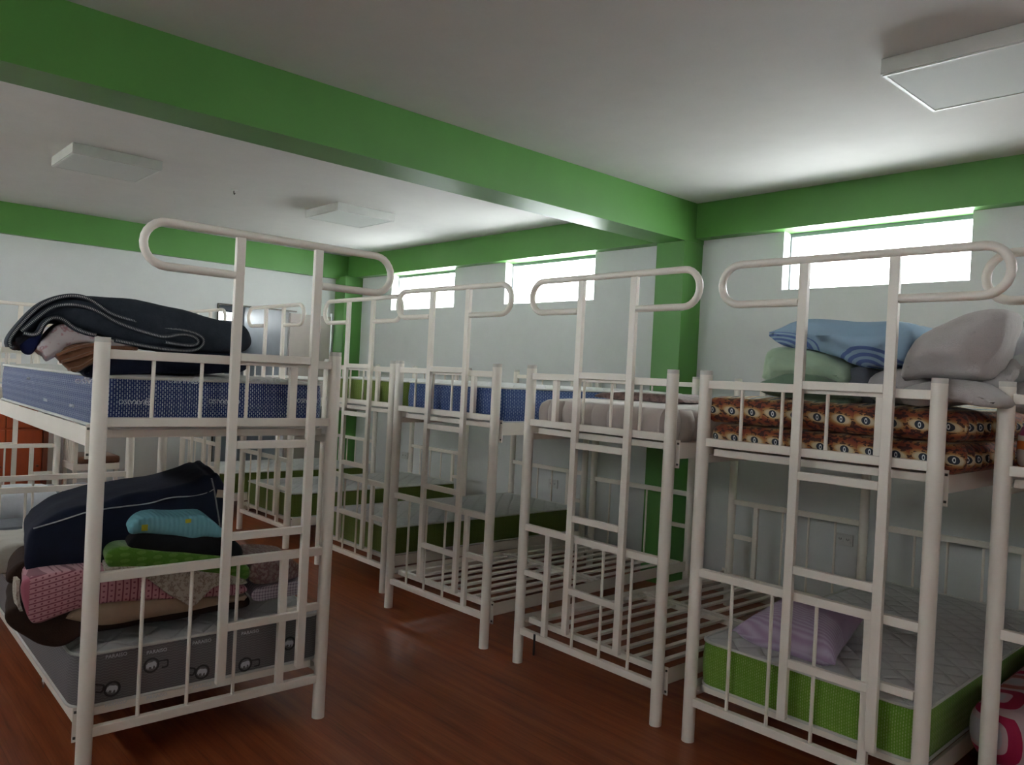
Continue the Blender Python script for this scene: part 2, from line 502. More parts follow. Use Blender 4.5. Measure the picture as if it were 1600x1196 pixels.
# left wall with a doorway into the wash room, and a narrow daylight slot by the corner
DY0, DY1, DZ = 3.66, 4.54, 2.30
SY0, SY1 = 5.115, 5.150
struct('wall_left', (XL-.15, XL, YB, DY0, 0, ZC), (XL-.15, XL, DY0, DY1, DZ, ZC), (XL-.15, XL, DY1, SY0, 0, ZC),
       (XL-.15, XL, SY0, SY1, 2.31, ZC), (XL-.15, XL, SY0, SY1, 0, 1.2), (XL-.15, XL, SY1, YW, 0, ZC), mat=M['wall'])
# green band beams and columns
struct('trim_1', (XM0, XM1, YB, YW-.11, 2.753, ZC-.001), mat=M['green'])                     # cross beam
struct('trim_2', (XL, XM0, YW-.115, YW+T-.01, HEAD-.001, ZC-.001), (XM1, XR, YW-.115, YW+T-.01, HEAD-.001, ZC-.001), (XM0, XM1, YW-.12, YW, 2.753, ZC-.001), mat=M['green'])
struct('trim_3', (XL-.01, XL+.065, YB, YW-.12, 2.762, ZC-.001), mat=M['green'])              # band on the left wall
struct('trim_4', (-3.985, -3.715, 5.175, YW, 0, 2.7525), mat=M['green'])                       # column under the beam
struct('trim_5', (XL, -8.90, 5.175, YW, 0, HEAD-.002), mat=M['green'])                        # corner column
struct('baseboard_right', (-8.9, -3.99, YW-.012, YW, 0, .08), (-3.71, XR, YW-.012, YW, 0, .08), mat=M['skirt'])
struct('baseboard_left', (XL, XL+.012, YB, .9, 0, .08), (XL, XL+.012, 2.0, DY0, 0, .08), mat=M['skirt'])

def window(n, x0, x1, z0, z1, y, s):
    """s=+1: opening towards +y"""
    f = .028
    bm = bmesh.new(); ya, yb = sorted((y, y + s*.035))
    box(bm, x0, x1, ya, yb, z0, z0+.012); box(bm, x0, x1, ya, yb, z1-f, z1)
    box(bm, x0, x0+.012, ya, yb, z0+.012, z1-f); box(bm, x1-.012, x1, ya, yb, z0+.012, z1-f)
    fr = tag(bm_obj('window_%d' % n, bm, M['alu']), kind='structure')
    bx('pane', x0+.012, x1-.012, y+s*.015, y+s*.019, z0+.012, z1-f, M['glass'], fr)
    return fr
for i, (a, b) in enumerate(WIN + WINX): window(i+1, a, b, SILL, HEAD-.002, YW+.10, 1)
for i, (a, b) in enumerate(BACKWIN): window(i+6, a, b, BZ0, BZ1, YB-.10, -1)

# added unseen planes behind the building that shape the back windows' bounce light
tag(bx('ground', -4.6, 25, -30, YB-T-.3, -.25, -.2, plain('yard grass', (.10, .13, .05), .9)), kind='structure')  # added dark plane, keeps upward light through the back windows low
tag(bx('paving', -30, -4.6, -30, YB-T-.3, -.25, -.2, plain('pale concrete yard', (.70, .66, .62), .9)), kind='structure')  # added pale plane, bounces daylight up to the left ceiling

# wash room beyond the left wall
RX = XL - 2.3
struct('wall_washroom', (RX-.1, RX, 2.9, 5.6, 0, 2.22), (RX-.1, RX, 2.9, 5.6, 2.38, 2.7), (RX-.1, RX, 2.9, 3.1, 2.22, 2.38), (RX-.1, RX, 4.9, 5.6, 2.22, 2.38),
       (RX, XL-.15, 2.85, 2.95, 0, 2.7), (RX, XL-.15, 4.96, 5.06, 0, 2.7), (RX, XL-.15, 2.9, 5.06, 2.65, 2.75),
       (RX, XL-.15, 2.9, 5.06, -.1, 0), mat=plain('wash room paint', (.36, .38, .40), .5, .3))
window(12, 0, 1.8, 2.22, 2.38, 0, 1)
w9 = bpy.data.objects['window_12']; w9.rotation_euler = (0, 0, PI/2); w9.location = (RX-.02, 3.1, 0)
# tiles on the wash room side wall, as a sub-set of real tiles
tm = [plain('brown mosaic', (.16, .11, .09), .3), plain('cream mosaic', (.45, .40, .34), .3)]
wr = bpy.data.objects['wall_washroom']
tile_me = [None, None]
for k in range(2):
    bm = bmesh.new(); box(bm, 0, .046, -.006, 0, 0, .046, .002)
    me = bpy.data.meshes.new('tile'); bm.to_mesh(me); bm.free(); me.materials.append(tm[k]); tile_me[k] = me
for i in range(6):
    for j in range(12):
        o = link('tile', tile_me[random.random() < .45], None, wr)
        o.location = (XL-.9 + i*.05, 4.96, 1.15 + j*.05)
# dark thin frame round the doorway
bm = bmesh.new()
box(bm, XL, XL+.02, DY0-.02, DY1+.10, DZ-.02, DZ-.003); box(bm, XL, XL+.02, DY0-.02, DY0-.004, 0, DZ-.02)
tag(bm_obj('door_1', bm, M['bolt']), kind='structure')
# beige door leaf folded back against the wall beside the doorway
dl = tag(bx('door_2', XL+.006, XL+.045, DY1+.005, SY0-.008, .02, 2.262, M['beigepanel'], None, .004), kind='structure')
bx('door_handle', XL+.045, XL+.075, SY0-.12, SY0-.10, .95, 1.07, M['alu'], dl, .004)
# slot window
bm = bmesh.new(); box(bm, XL-.13, XL-.12, SY0+.001, SY1-.001, 1.2, 2.31)
tag(bm_obj('window_13', bm, M['glass']), kind='structure')
# low orange cabinet against the left wall
t_ = bpy.data.objects.new('wooden_cabinet', None); COL.objects.link(t_); t_.location = (XL, 1.38, 0)
tag(t_, 'orange varnished wooden cabinet low against the left wall, beside the cream chair', 'cabinet')
bx('body', .001, .42, -.50, .47, .06, 1.20, M['redwood'], t_, .004)
bx('cabinet_top', .001, .45, -.52, .49, 1.201, 1.23, M['brownwood'], t_, .004)
bx('side_post', .421, .447, .44, .485, .02, 1.20, M['brownwood'], t_, .003)
bx('plinth', .001, .40, -.48, .45, 0, .059, M['brownwood'], t_)
for y0, y1 in ((-.49, -.19), (-.18, .12), (.13, .43)):
    d = bx('door', .421, .440, y0, y1, .08, .86, M['redwood'], t_, .004); bx('knob', .441, .46, y1-.04, y1-.02, .50, .52, M['brownwood'], d, .004)
    d = bx('drawer', .421, .440, y0, y1, .88, 1.18, M['redwood'], t_, .004); bx('knob', .441, .46, (y0+y1)/2-.01, (y0+y1)/2+.01, 1.02, 1.04, M['brownwood'], d, .004)

# ------------------------------------------------------------------ ceiling lights
def ceiling_light(x, y, label):
    t = thing('ceiling_light', label, 'ceiling light', (x, y, ZC), 0, 'square ceiling panel lights')
    h = .3
    bm = bmesh.new(); box(bm, -h, h, -h, h, -.07, -.001, .004)
    bm_obj('housing', bm, M['lampbody'], t)
    bm = bmesh.new()
    for a in ((-h+.006, h-.006, -h+.006, -h+.02), (-h+.006, h-.006, h-.02, h-.006), (-h+.006, -h+.02, -h+.02, h-.02), (h-.02, h-.006, -h+.02, h-.02)):
        box(bm, *a, -.076, -.0705)
    bm_obj('bezel', bm, M['lampbody'], t)
    bx('diffuser', -h+.021, h-.021, -h+.021, h-.021, -.0735, -.0705, M['lampdiff'], t)
ceiling_light(-1.20, 3.76, 'white square ceiling panel light nearest the camera, right of the green beam')
ceiling_light(-6.40, 1.67, 'white square ceiling panel light left of the beam, above the nearest left bunk')
ceiling_light(-6.50, 3.79, 'white square ceiling panel light left of the beam, nearer the high windows')
t = thing('ceiling_hook', 'tiny metal hook plate on the ceiling between two panel lights', 'hook', (-6.55, 2.70, ZC), 0)
lathe('plate', [(.03, -.001), (.03, -.006), (.012, -.012)], 14, M['lampbody'], t)
tb('hook', [(0, 0, -.01), (0, 0, -.035), (.012, 0, -.045), (.024, 0, -.035)], .004, M['bolt'], t, 6)

# ------------------------------------------------------------------ wall sockets
def socket(x, z, label):
    t = thing('wall_socket', label, 'socket', (x, YW, z), 0, 'double wall sockets')
    bx('cover', -.06, .06, -.012, -.0005, -.04, .04, M['socket'], t, .004)
    for sx in (-.026, .026):
        s = bx('outlet', sx-.02, sx+.02, -.015, -.0125, -.022, .022, M['socket'], t, .002)
        for q in (-.008, 0, .008):
            bx('slot', sx+q-.0015, sx+q+.0015, -.0158, -.0151, -.006 + abs(q)*.6, .006 + abs(q)*.6, M['hole'], s)
socket(-2.43, .589, 'white double wall socket seen through the bunk with the tiger-orange mattress')
socket(-5.27, .597, 'white wall socket seen through the bunk with the bare lower slats left of the column')
socket(-7.76, .602, 'white wall socket in the far corner behind the green mattresses')

# ------------------------------------------------------------------ bunk bed
W2 = .487
PR = .0285
MESH = {}
def cached(key, fn, mat, name, parent, loc=(0, 0, 0)):
    if key not in MESH:
        bm = fn(); bmesh.ops.recalc_face_normals(bm, faces=bm.faces)
        me = bpy.data.meshes.new(name); bm.to_mesh(me); bm.free(); me.materials.append(mat)
        if key[0] in ('post', 'tube', 'cap'):
            for p in me.polygons: p.use_smooth = True
            me.set_sharp_from_angle(angle=.7)
        MESH[key] = me
    o = link(name, MESH[key], None, parent); o.location = loc
    return o
def b_box(*a, bev=.003):
    return lambda: box(bmesh.new(), *a, bev)
def b_tube(pts, r, n=12):
    return lambda: tube(bmesh.new(), pts, r, n)
ZR = (1.612, 1.354, .767, .183)      # frame rails
def end_frame(t, y, mirror, front):
    m = -1 if mirror else 1
    for sx in (-1, 1):
        po = cached(('post',), b_tube([(0, 0, 0), (0, 0, 1.655)], PR, 18), M['metal'], 'post', t, (sx*W2, y, 0))
        cached(('cap',), b_tube([(0, 0, 1.655), (0, 0, 1.668), (0, 0, 1.674)], PR*.97, 18), M['capring'], 'cap', po)
    for z in ZR:
        cached(('rail',), b_box(-W2+PR*.8, W2-PR*.8, -.015, .015, -.018, .018), M['metal'], 'rail', t, (0, y, z))
    for s in (-.301, -.114, .078):
        cached(('tube', 'bar', 1), b_tube([(0, 0, 1.371), (0, 0, 1.595)], .0078, 8), M['metal'], 'bar', t, (m*s, y, 0))
        cached(('tube', 'bar', 2), b_tube([(0, 0, .20), (0, 0, .75)], .0078, 8), M['metal'], 'bar', t, (m*s, y, 0))
    cached(('flat', 1), b_box(-.017, .017, -.012, .012, 1.371, 1.595), M['metal'], 'flat_bar', t, (m*.285, y, 0))
    cached(('flat', 2), b_box(-.017, .017, -.012, .012, .20, .75), M['metal'], 'flat_bar', t, (m*.285, y, 0))
    cached(('stub',), b_box(-.0775, .0775, -.012, .012, -.016, .016), M['metal'], 'short_rail', t, (m*.3805, y, .515))
def ladder(t, lx, y, dz=0., w=.177, hl=.555):
    zt = 2.135
    L = thing('ladder', None, None); L.parent = t; L.location = (lx, y, dz)
    for k in ('label', 'category', 'group'):
        if k in L: del L[k]
    # ladder uprights and rungs are sub-parts of the ladder; loops are its hand rails
    for sx in (-1, 1):
        cached(('lv',), b_box(-.019, .019, -.012, .012, .27, zt-.015), M['metal'], 'upright', L, (sx*w, 0, 0))
    for z in (1.627, 1.262, .880, .502):
        cached(('rung', w), b_box(-w+.019, w-.019, -.011, .011, -.017, .017), M['metal'], 'rung', L, (0, 0, z))
    r = .086; zc = zt - r
    pts = [(-w-.019, 0, zt-2*r)]
    for k in range(13):
        a = -PI/2 - PI*k/12
        pts.append((-hl + r + r*math.cos(a), 0, zc + r*math.sin(a)))
    for k in range(13):
        a = PI/2 - PI*k/12
        pts.append((hl - r + r*math.cos(a), 0, zc + r*math.sin(a)))
    pts.append((w+.019, 0, zt-2*r))
    cached(('tube', 'loop', w, hl), b_tube(pts, .0165, 12), M['metal'], 'guard_loop', L)
    return L
def bed_base(t, y0, y1, z):
    """side rails on bolted end plates, end angles, two half frames of lengthwise slats; top of slats at z"""
    ym = (y0+y1)/2
    for sx in (-1, 1):
        bm = bmesh.new()
        xa, xb = sorted((sx*(W2+.012), sx*(W2+.016))); box(bm, xa, xb, y0+.042, y1-.042, z-.068, z+.006)
        xa, xb = sorted((sx*(W2-.022), sx*(W2+.012))); box(bm, xa, xb, y0+.042, y1-.042, z-.032, z-.028)
        bm_obj('side_rail', bm, M['metal'], t)
        for k in (0, 1):
            ya, yb = (y0+.030, y0+.036) if k == 0 else (y1-.036, y1-.030)
            xa, xb = sorted((sx*(W2-.004), sx*(W2+.036)))
            br = bx('bracket', xa, xb, ya, yb, z-.110, z+.022, M['metal'], t, .002)
            for q in (-.092, .006):
                yc, yd = (ya-.005, ya-.0005) if k == 0 else (yb+.0005, yb+.005)
                xc, xd = sorted((sx*(W2+.024), sx*(W2+.033)))
                bx('bolt', xc, xd, yc, yd, z+q-.005, z+q+.004, M['bolt'], br)
    for yy in (y0+.050, ym-.040, ym+.008, y1-.082):
        cached(('cross',), b_box(-W2+.024, W2-.024, 0, .032, -.032, 0), M['metal'], 'cross_bar', t, (0, yy, z))
    L = (y1-y0)/2 - .126
    for k in range(8):
        x = -.399 + k*.114
        for ys in (y0+.084, ym+.042):
            cached(('slat', round(L, 3)), b_box(-.015, .015, 0, L, -.014, -.001, bev=0), M['metal'], 'slat', t, (x, ys, z))
ZLO, ZUP = .252, 1.322
def bunk(label, p0, p1, length, lx, mirror=False, rear_ladder=None, lad=True, ldz=0.):
    """p0 / p1: foot-end posts, left and right as seen from outside"""
    c = ((p0[0]+p1[0])/2, (p0[1]+p1[1])/2)
    rz = math.atan2(p1[1]-p0[1], p1[0]-p0[0])
    t = thing('bunk_bed', label, 'bunk bed', (c[0], c[1], 0), rz, 'cream tubular bunk beds')
    end_frame(t, 0, mirror, True); end_frame(t, length, mirror, False)
    if lad: ladder(t, lx, -.034, ldz)
    if rear_ladder is not None: ladder(t, rear_ladder, length+.034, -.10)
    bed_base(t, 0, length, ZLO); bed_base(t, 0, length, ZUP)
    return t
RL = 2.08
bR3 = bunk('cream metal bunk bed holding the orange tiger-print mattresses above and a lilac pillow below', (-2.022, 3.035), (-1.050, 3.045), RL, .148)
bR2 = bunk('cream metal bunk bed right of the green column, bare slats below and rose-beige mattress above', (-3.186, 3.062), (-2.212, 3.045), RL, .080, True)
bR1 = bunk('cream metal bunk bed left of the green column, bare slats below, blue mattress above', (-4.440, 3.030), (-3.468, 3.050), RL, .06)
bR0 = bunk('cream metal bunk bed with green mattresses on both decks, second left of the green column', (-5.735, 3.205), (-4.763, 3.195), RL, .050)
bRm1 = bunk('cream metal bunk bed seen through the ladder of the near left bunk, green lower mattress', (-7.350, 3.240), (-6.378, 3.240), 1.98, .13)
bRm2 = bunk('farthest cream metal bunk bed, against the left wall beside the wash room doorway', (-8.830, 3.200), (-7.865, 3.200), 1.85, .045)
bR4 = bunk('cream metal bunk bed cut by the right edge of the picture', (-.885, 3.230), (.087, 3.250), RL, -.01)
bL1 = bunk('nearest cream metal bunk bed on the left, piled with folded blankets', (-3.213, .855), (-3.200, 1.824), 2.29, .185)
bL2 = bunk('cream metal bunk bed behind the nearest left bunk', (-6.02, .84), (-6.02, 1.81), 2.1, .10, lad=False, rear_ladder=-.02)
# black tie hanging from the lower rail of one bunk
bx('cable_tie', -.345, -.333, -.022, -.016, .085, .20, M['black'], bR2, .001)
# maker plate on the side rail of the near bunk
bx('rail_plate', -W2+.0005+.008-.0018, -W2+.008, .22, .26, 1.285, 1.302, M['bolt'], bL1)

# ------------------------------------------------------------------ mattresses
def rrect(w, l, r, n=8, scallop=None):
    pts = []
    for cx, cy, a0 in ((w/2-r, -l/2+r, -PI/2), (w/2-r, l/2-r, 0), (-w/2+r, l/2-r, PI/2), (-w/2+r, -l/2+r, PI)):
        for k in range(n+1):
            a = a0 + PI/2*k/n; pts.append((cx + r*math.cos(a), cy + r*math.sin(a)))
    return pts
def densify(pts, d):
    out = []
    for i, p in enumerate(pts):
        q = pts[(i+1) % len(pts)]; L = math.hypot(q[0]-p[0], q[1]-p[1]); k = max(1, int(L/d))
        for j in range(k): out.append((p[0]+(q[0]-p[0])*j/k, p[1]+(q[1]-p[1])*j/k))
    return out
def rings_mesh(rings, cap=True):
    bm = bmesh.new()
    R = [[bm.verts.new(p) for p in r] for r in rings]
    n = len(R[0])
    for A, B in zip(R, R[1:]):
        for k in range(n): bm.faces.new((A[k], A[(k+1) % n], B[(k+1) % n], B[k]))
    if cap: bm.faces.new(R[0][::-1]); bm.faces.new(R[-1])
    return bm
def mattress(label, bed, z, h, side, top, w=.93, l=1.93, y0=.04, dx=0., r=.07, pip=True, bulge=.008, channel=0., pitch=.11, name='mattress', cat='mattress', dome=.018, pleat=0., group='mattresses on the bunks'):
    m = bed.matrix_basis
    c = bed.location + Matrix.Rotation(bed.rotation_euler[2], 3, 'Z') @ Vector((dx, y0 + l/2, 0))
    t = thing(name, label, cat, (c.x, c.y, z), bed.rotation_euler[2], group)
    base = densify(rrect(w, l, r), .012 if channel or pleat else .025)
    n = len(base); per = 0; S = []
    for i, p in enumerate(base):
        q = base[(i+1) % n]; S.append(per); per += math.hypot(q[0]-p[0], q[1]-p[1])
    def off(i, d):
        p, a, b = base[i], base[i-1], base[(i+1) % n]
        tx, ty = b[0]-a[0], b[1]-a[1]; L = math.hypot(tx, ty) or 1
        return (p[0] + ty/L*d, p[1] - tx/L*d)
    rings = []
    N = 8
    for k in range(N+1):
        f = k/N; ring = []
        for i in range(n):
            d = bulge*math.sin(PI*f)
            if channel: d += channel*(abs(math.sin(PI*S[i]/pitch))**.6-.75)*min(1, 3*math.sin(PI*f))
            if pleat and base[i][0] > w/2-.03: d += pleat*math.sin(S[i]*75 + 3*math.sin(PI*f))*math.sin(PI*f)
            if not pip: d -= .028*(abs(2*f-1)**4)
            x, y = off(i, d); ring.append((x, y, .004 + f*(h-.008)))
        rings.append(ring)
    bm_obj('border', rings_mesh(rings), side, t, True, 1.0)
    # top panel, gently domed
    rings = []
    for k, f in enumerate((0, .012, .03, .07, .15, .3, .5)):
        ring = []
        for i in range(n):
            x, y = off(i, -.004 - (0 if pip else .026))
            sx = 1 - f*2*.999; ring.append((x*sx, y*(1 - f*2*.999*min(1, w/l*1.6) if f < .5 else .001), h - .004 + dome*(1-(1-min(1, f*5))**2) + .0015 + .003*abs(noise.noise(Vector((x*4*sx, y*4, z))))))
        rings.append(ring)
    bm_obj('top_panel', rings_mesh(rings, False), top, t, True)
    if pip:
        for zz, nm in ((h-.003, 'piping'), (.006, 'piping')):
            pts = [(*off(i, .003), zz) for i in range(0, n, 2)]
            tb(nm, pts, .0065, M['piping'], t, 6, True)
    return t
mt = mattress
m_L1u = mt('blue mattress with white dashes on the upper deck of the nearest left bunk', bL1, ZUP, .205, M['blueside'], M['greytop'], l=2.16)
m_L1l = mt('grey mattress with printed round emblems on the lower deck of the nearest left bunk', bL1, ZLO, .21, M['grayside'], M['whitetop'], w=1.04, l=2.16, y0=.055)
mt('green mattress with a white top under the lilac pillow', bR3, ZLO, .205, M['greenside'], M['whitetop'], w=.955)
mt('blue mattress on the upper deck of the bunk just left of the green column', bR1, ZUP, .215, M['blueside_far'], M['whitetop'])
mt('rose-beige channel-quilted mattress on the upper deck right of the green column', bR2, ZUP, .165, M['channel'], M['channel'], w=.95, pip=False, channel=.035)
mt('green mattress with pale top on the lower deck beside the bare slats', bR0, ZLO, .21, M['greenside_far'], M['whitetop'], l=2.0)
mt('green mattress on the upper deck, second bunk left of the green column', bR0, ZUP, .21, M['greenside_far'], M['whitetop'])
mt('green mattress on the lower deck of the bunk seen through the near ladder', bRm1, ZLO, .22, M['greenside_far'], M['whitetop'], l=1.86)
mt('pale mattress on the upper deck of the bunk seen through the near ladder', bRm1, ZUP, .17, M['channel'], M['greytop'], l=1.86)
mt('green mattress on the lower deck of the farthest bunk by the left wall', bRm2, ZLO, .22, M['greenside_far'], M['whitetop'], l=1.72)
mt('cream mattress with orange and magenta rings on the upper deck at the right edge', bR4, ZUP, .22, M['rings'], M['rings'], pip=False)
mt('rose mattress printed with crimson rings on the lower deck at the right edge', bR4, ZLO+.01, .22, M['rings2'], M['rings2'], w=1.06, l=1.95, y0=-.0+.04, dx=-.035, pip=False, r=.10, bulge=.02)
mt('dark slate mattress on the lower deck of the bunk behind the nearest left one', bL2, ZLO, .18, M['slate'], M['slate'], l=1.95, pip=False)
g = 'folded tiger-orange mattresses'
mt('lower of the two orange mattresses printed with slit-pupil ovals', bR3, ZUP, .118, M['tiger'], M['tiger'], w=1.03, dx=.035, pip=False, pleat=.009, r=.05, dome=.004, group=g)
mt('upper of the two orange mattresses printed with slit-pupil ovals', bR3, ZUP+.119, .118, M['tiger'], M['tiger'], w=1.07, dx=.015, pip=False, pleat=.009, r=.05, group=g)

# printed words and emblems on the mattress borders
def text_mesh(body, size, name, mat, parent, loc, rot, ext=.0006):
    cu = bpy.data.curves.new('t', 'FONT'); cu.body = body; cu.size = size; cu.extrude = ext
    cu.align_x = 'CENTER'; cu.align_y = 'CENTER'; cu.resolution_u = 2
    o = bpy.data.objects.new('t', cu); COL.objects.link(o)
    bpy.context.view_layer.update()
    me = bpy.data.meshes.new_from_object(o)
    bpy.data.objects.remove(o); bpy.data.curves.remove(cu)
    me.materials.clear()
    r = link(name, me, mat, parent); r.location = loc; r.rotation_euler = rot
    return r
def ring_bm(R, r, n=24, z=.0008):
    bm = bmesh.new(); A = []; B = []
    for k in range(n):
        a = 2*PI*k/n
        A.append(bm.verts.new((R*math.cos(a), R*math.sin(a), z))); B.append(bm.verts.new((r*math.cos(a), r*math.sin(a), z)))
    for k in range(n): bm.faces.new((A[k], A[(k+1) % n], B[(k+1) % n], B[k]))
    return bm
def poly_bm(pts, z=.0008):
    bm = bmesh.new(); bm.faces.new([bm.verts.new((x, y, z)) for x, y in pts]); return bm
# foot face of the near bunk's mattresses: local y = 0 side, x across the bed, z up
def on_face(yz, mat_t, zbase, yface=-.965-.012, ):
    Y, Z = yz
    return (Y - 1.3395, yface, Z - zbase)
UPS = (PI/2, PI, 0)     # face -y, turned upside down
UPR = (PI/2, 0, 0)
fy = -1.08 - .010
bold = .026
for Y, Z in [(1.1548,1.5194),(0.9762,1.4311),(1.321,1.4393),(1.4994,1.5285),(1.7131,1.4487),(0.8236,1.5057)]:
    text_mesh('PARAISO', bold, 'printed_word', M['print_white'], m_L1u, (Y-1.3395, fy, Z-ZUP), UPS)
for Y, Z in [(1.2137,1.5215),(1.0331,1.432),(1.5671,1.5336),(1.3871,1.4377)]:
    e = bm_obj('printed_emblem', ring_bm(.0135, .0105), M['print_white'], m_L1u); e.location = (Y-1.3395, fy-.001, Z-ZUP); e.rotation_euler = UPR
    q = bm_obj('triangle', ring_bm(.009, .0035, 3), M['print_white'], e); q.rotation_euler = (0, 0, PI/6)
for X, Z in [(-4.1706,1.3857),(-4.579,1.4728),(-3.6724,1.389),(-3.4475,1.5144),(-4.9252,1.2927)]:
    text_mesh('PARAISO', .02, 'printed_word', M['print_white'], m_L1u, (-.465-.012, -(X+3.2)-.04-1.08, Z-ZUP), (PI/2, PI, -PI/2))
ele = [(-.020,-.014),(-.020,.004),(-.013,.012),(.002,.013),(.008,.015),(.016,.012),(.020,.004),(.019,-.008),(.016,-.013),(.014,-.006),(.011,-.002),(.007,-.004),(.006,-.014),(.001,-.014),(.000,-.006),(-.009,-.006),(-.011,-.014),(-.014,-.014),(-.015,-.006)]
gl = [(-.020,.016),(.014,.016),(.020,.010),(.020,-.012),(.014,-.018),(-.006,-.018),(-.006,-.012),(.010,-.012),(.014,-.008),(.014,.006),(.010,.010),(-.020,.010)]
for i, (Y, Z) in enumerate([(0.9546,0.312),(1.0967,0.3744),(1.3019,0.3042),(1.4878,0.2974),(1.6885,0.351)]):
    e = bm_obj('printed_emblem', ring_bm(.031, .023), M['print_dark'], m_L1l); e.location = (Y-1.3395, fy-.001, Z-ZLO); e.rotation_euler = UPR if i % 2 else (PI/2, .3, 0)
    bm_obj('elephant', poly_bm(ele, .0012), M['print_white'], e)
    q = bm_obj('badge', poly_bm(gl, .001), M['print_dark'], e); q.location = (.047 if i % 2 else -.050, -.002, 0)
for Y, Z in [(0.9652,0.4397),(1.1164,0.4271),(1.1247,0.2441),(1.2959,0.4316),(0.9711,0.2506),(1.5041,0.4339),(1.3047,0.2444)]:
    text_mesh('PARAISO', .020, 'printed_word', M['print_white'], m_L1l, (Y-1.3395, fy, Z-ZLO), UPR)
for X, Z in [(-3.677,0.2572),(-3.9451,0.1358)]:
    e = bm_obj('printed_emblem', ring_bm(.031, .023), M['print_dark'], m_L1l); e.location = (-.465-.012, -(X+3.2)-.05-1.08, Z-ZLO); e.rotation_euler = (PI/2, 0, -PI/2)
    bm_obj('elephant', poly_bm(ele, .0012), M['print_white'], e)
# carrying handle on the grey mattress
bx('handle', -.465-.022, -.465-.012, -.86, -.83, .03, .18, M['piping'], m_L1l, .003)

# ------------------------------------------------------------------ cloth and pillows
def smooth_closed(pts, step=.012, it=2):
    for _ in range(it):
        q = []
        for i, p in enumerate(pts):
            a = pts[(i+1) % len(pts)]
            q += [(p[0]*.75+a[0]*.25, p[1]*.75+a[1]*.25), (p[0]*.25+a[0]*.75, p[1]*.25+a[1]*.75)]
        pts = q
    return densify(pts, step)
def area(p): return sum(p[i-1][0]*p[i][1]-p[i][0]*p[i-1][1] for i in range(len(p)))/2
from mathutils.geometry import delaunay_2d_cdt
def soft_cap(bm, vs, axis, sgn, dome, nz, seed, sp=.022):
    k0, k1 = [k for k in (0, 1, 2) if k != axis]
    P = [Vector((v.co[k0], v.co[k1])) for v in vs]; n = len(P)
    xs = [p.x for p in P]; ys = [p.y for p in P]
    def dist(q):
        best = 9; ins = False
        for i in range(n):
            a, b = P[i-1], P[i]; e = b-a; L = e.length_squared
            t = 0 if L == 0 else max(0, min(1, (q-a).dot(e)/L))
            best = min(best, (a+e*t-q).length)
            if (a.y > q.y) != (b.y > q.y) and q.x < (b.x-a.x)*(q.y-a.y)/(b.y-a.y)+a.x: ins = not ins
        return best if ins else -best
    I = []; y = min(ys); row = 0
    while y < max(ys):
        x = min(xs) + (row % 2)*sp/2
        while x < max(xs):
            q = Vector((x, y)); d = dist(q)
            if d > sp*.45: I.append((q, d))
            x += sp
        y += sp*.87; row += 1
    V, E, F, ov, oe, of = delaunay_2d_cdt(P + [q for q, d in I], [(i, (i+1) % n) for i in range(n)], [], 1, 1e-6)
    base = sum(v.co[axis] for v in vs)/n
    D = max([d for q, d in I] + [sp])
    out = []
    for j, p in enumerate(V):
        src = [i for i in ov[j] if i < n]
        if src: out.append(vs[src[0]]); continue
        src = [i for i in ov[j] if i >= n]
        d = I[src[0]-n][1] if src else .01
        h = dome*min(1, (1-(1-min(1, d/D))**2))
        h += nz*noise.noise(Vector((p.x*9, p.y*11, seed+3)))*min(1, d/.02)
        co = [0, 0, 0]; co[axis] = base + sgn*h; co[k0] = p.x; co[k1] = p.y
        out.append(bm.verts.new(co))
    for f in F:
        q = [out[i] for i in f]
        if len(set(q)) == 3:
            try: bm.faces.new(q)
            except ValueError: pass
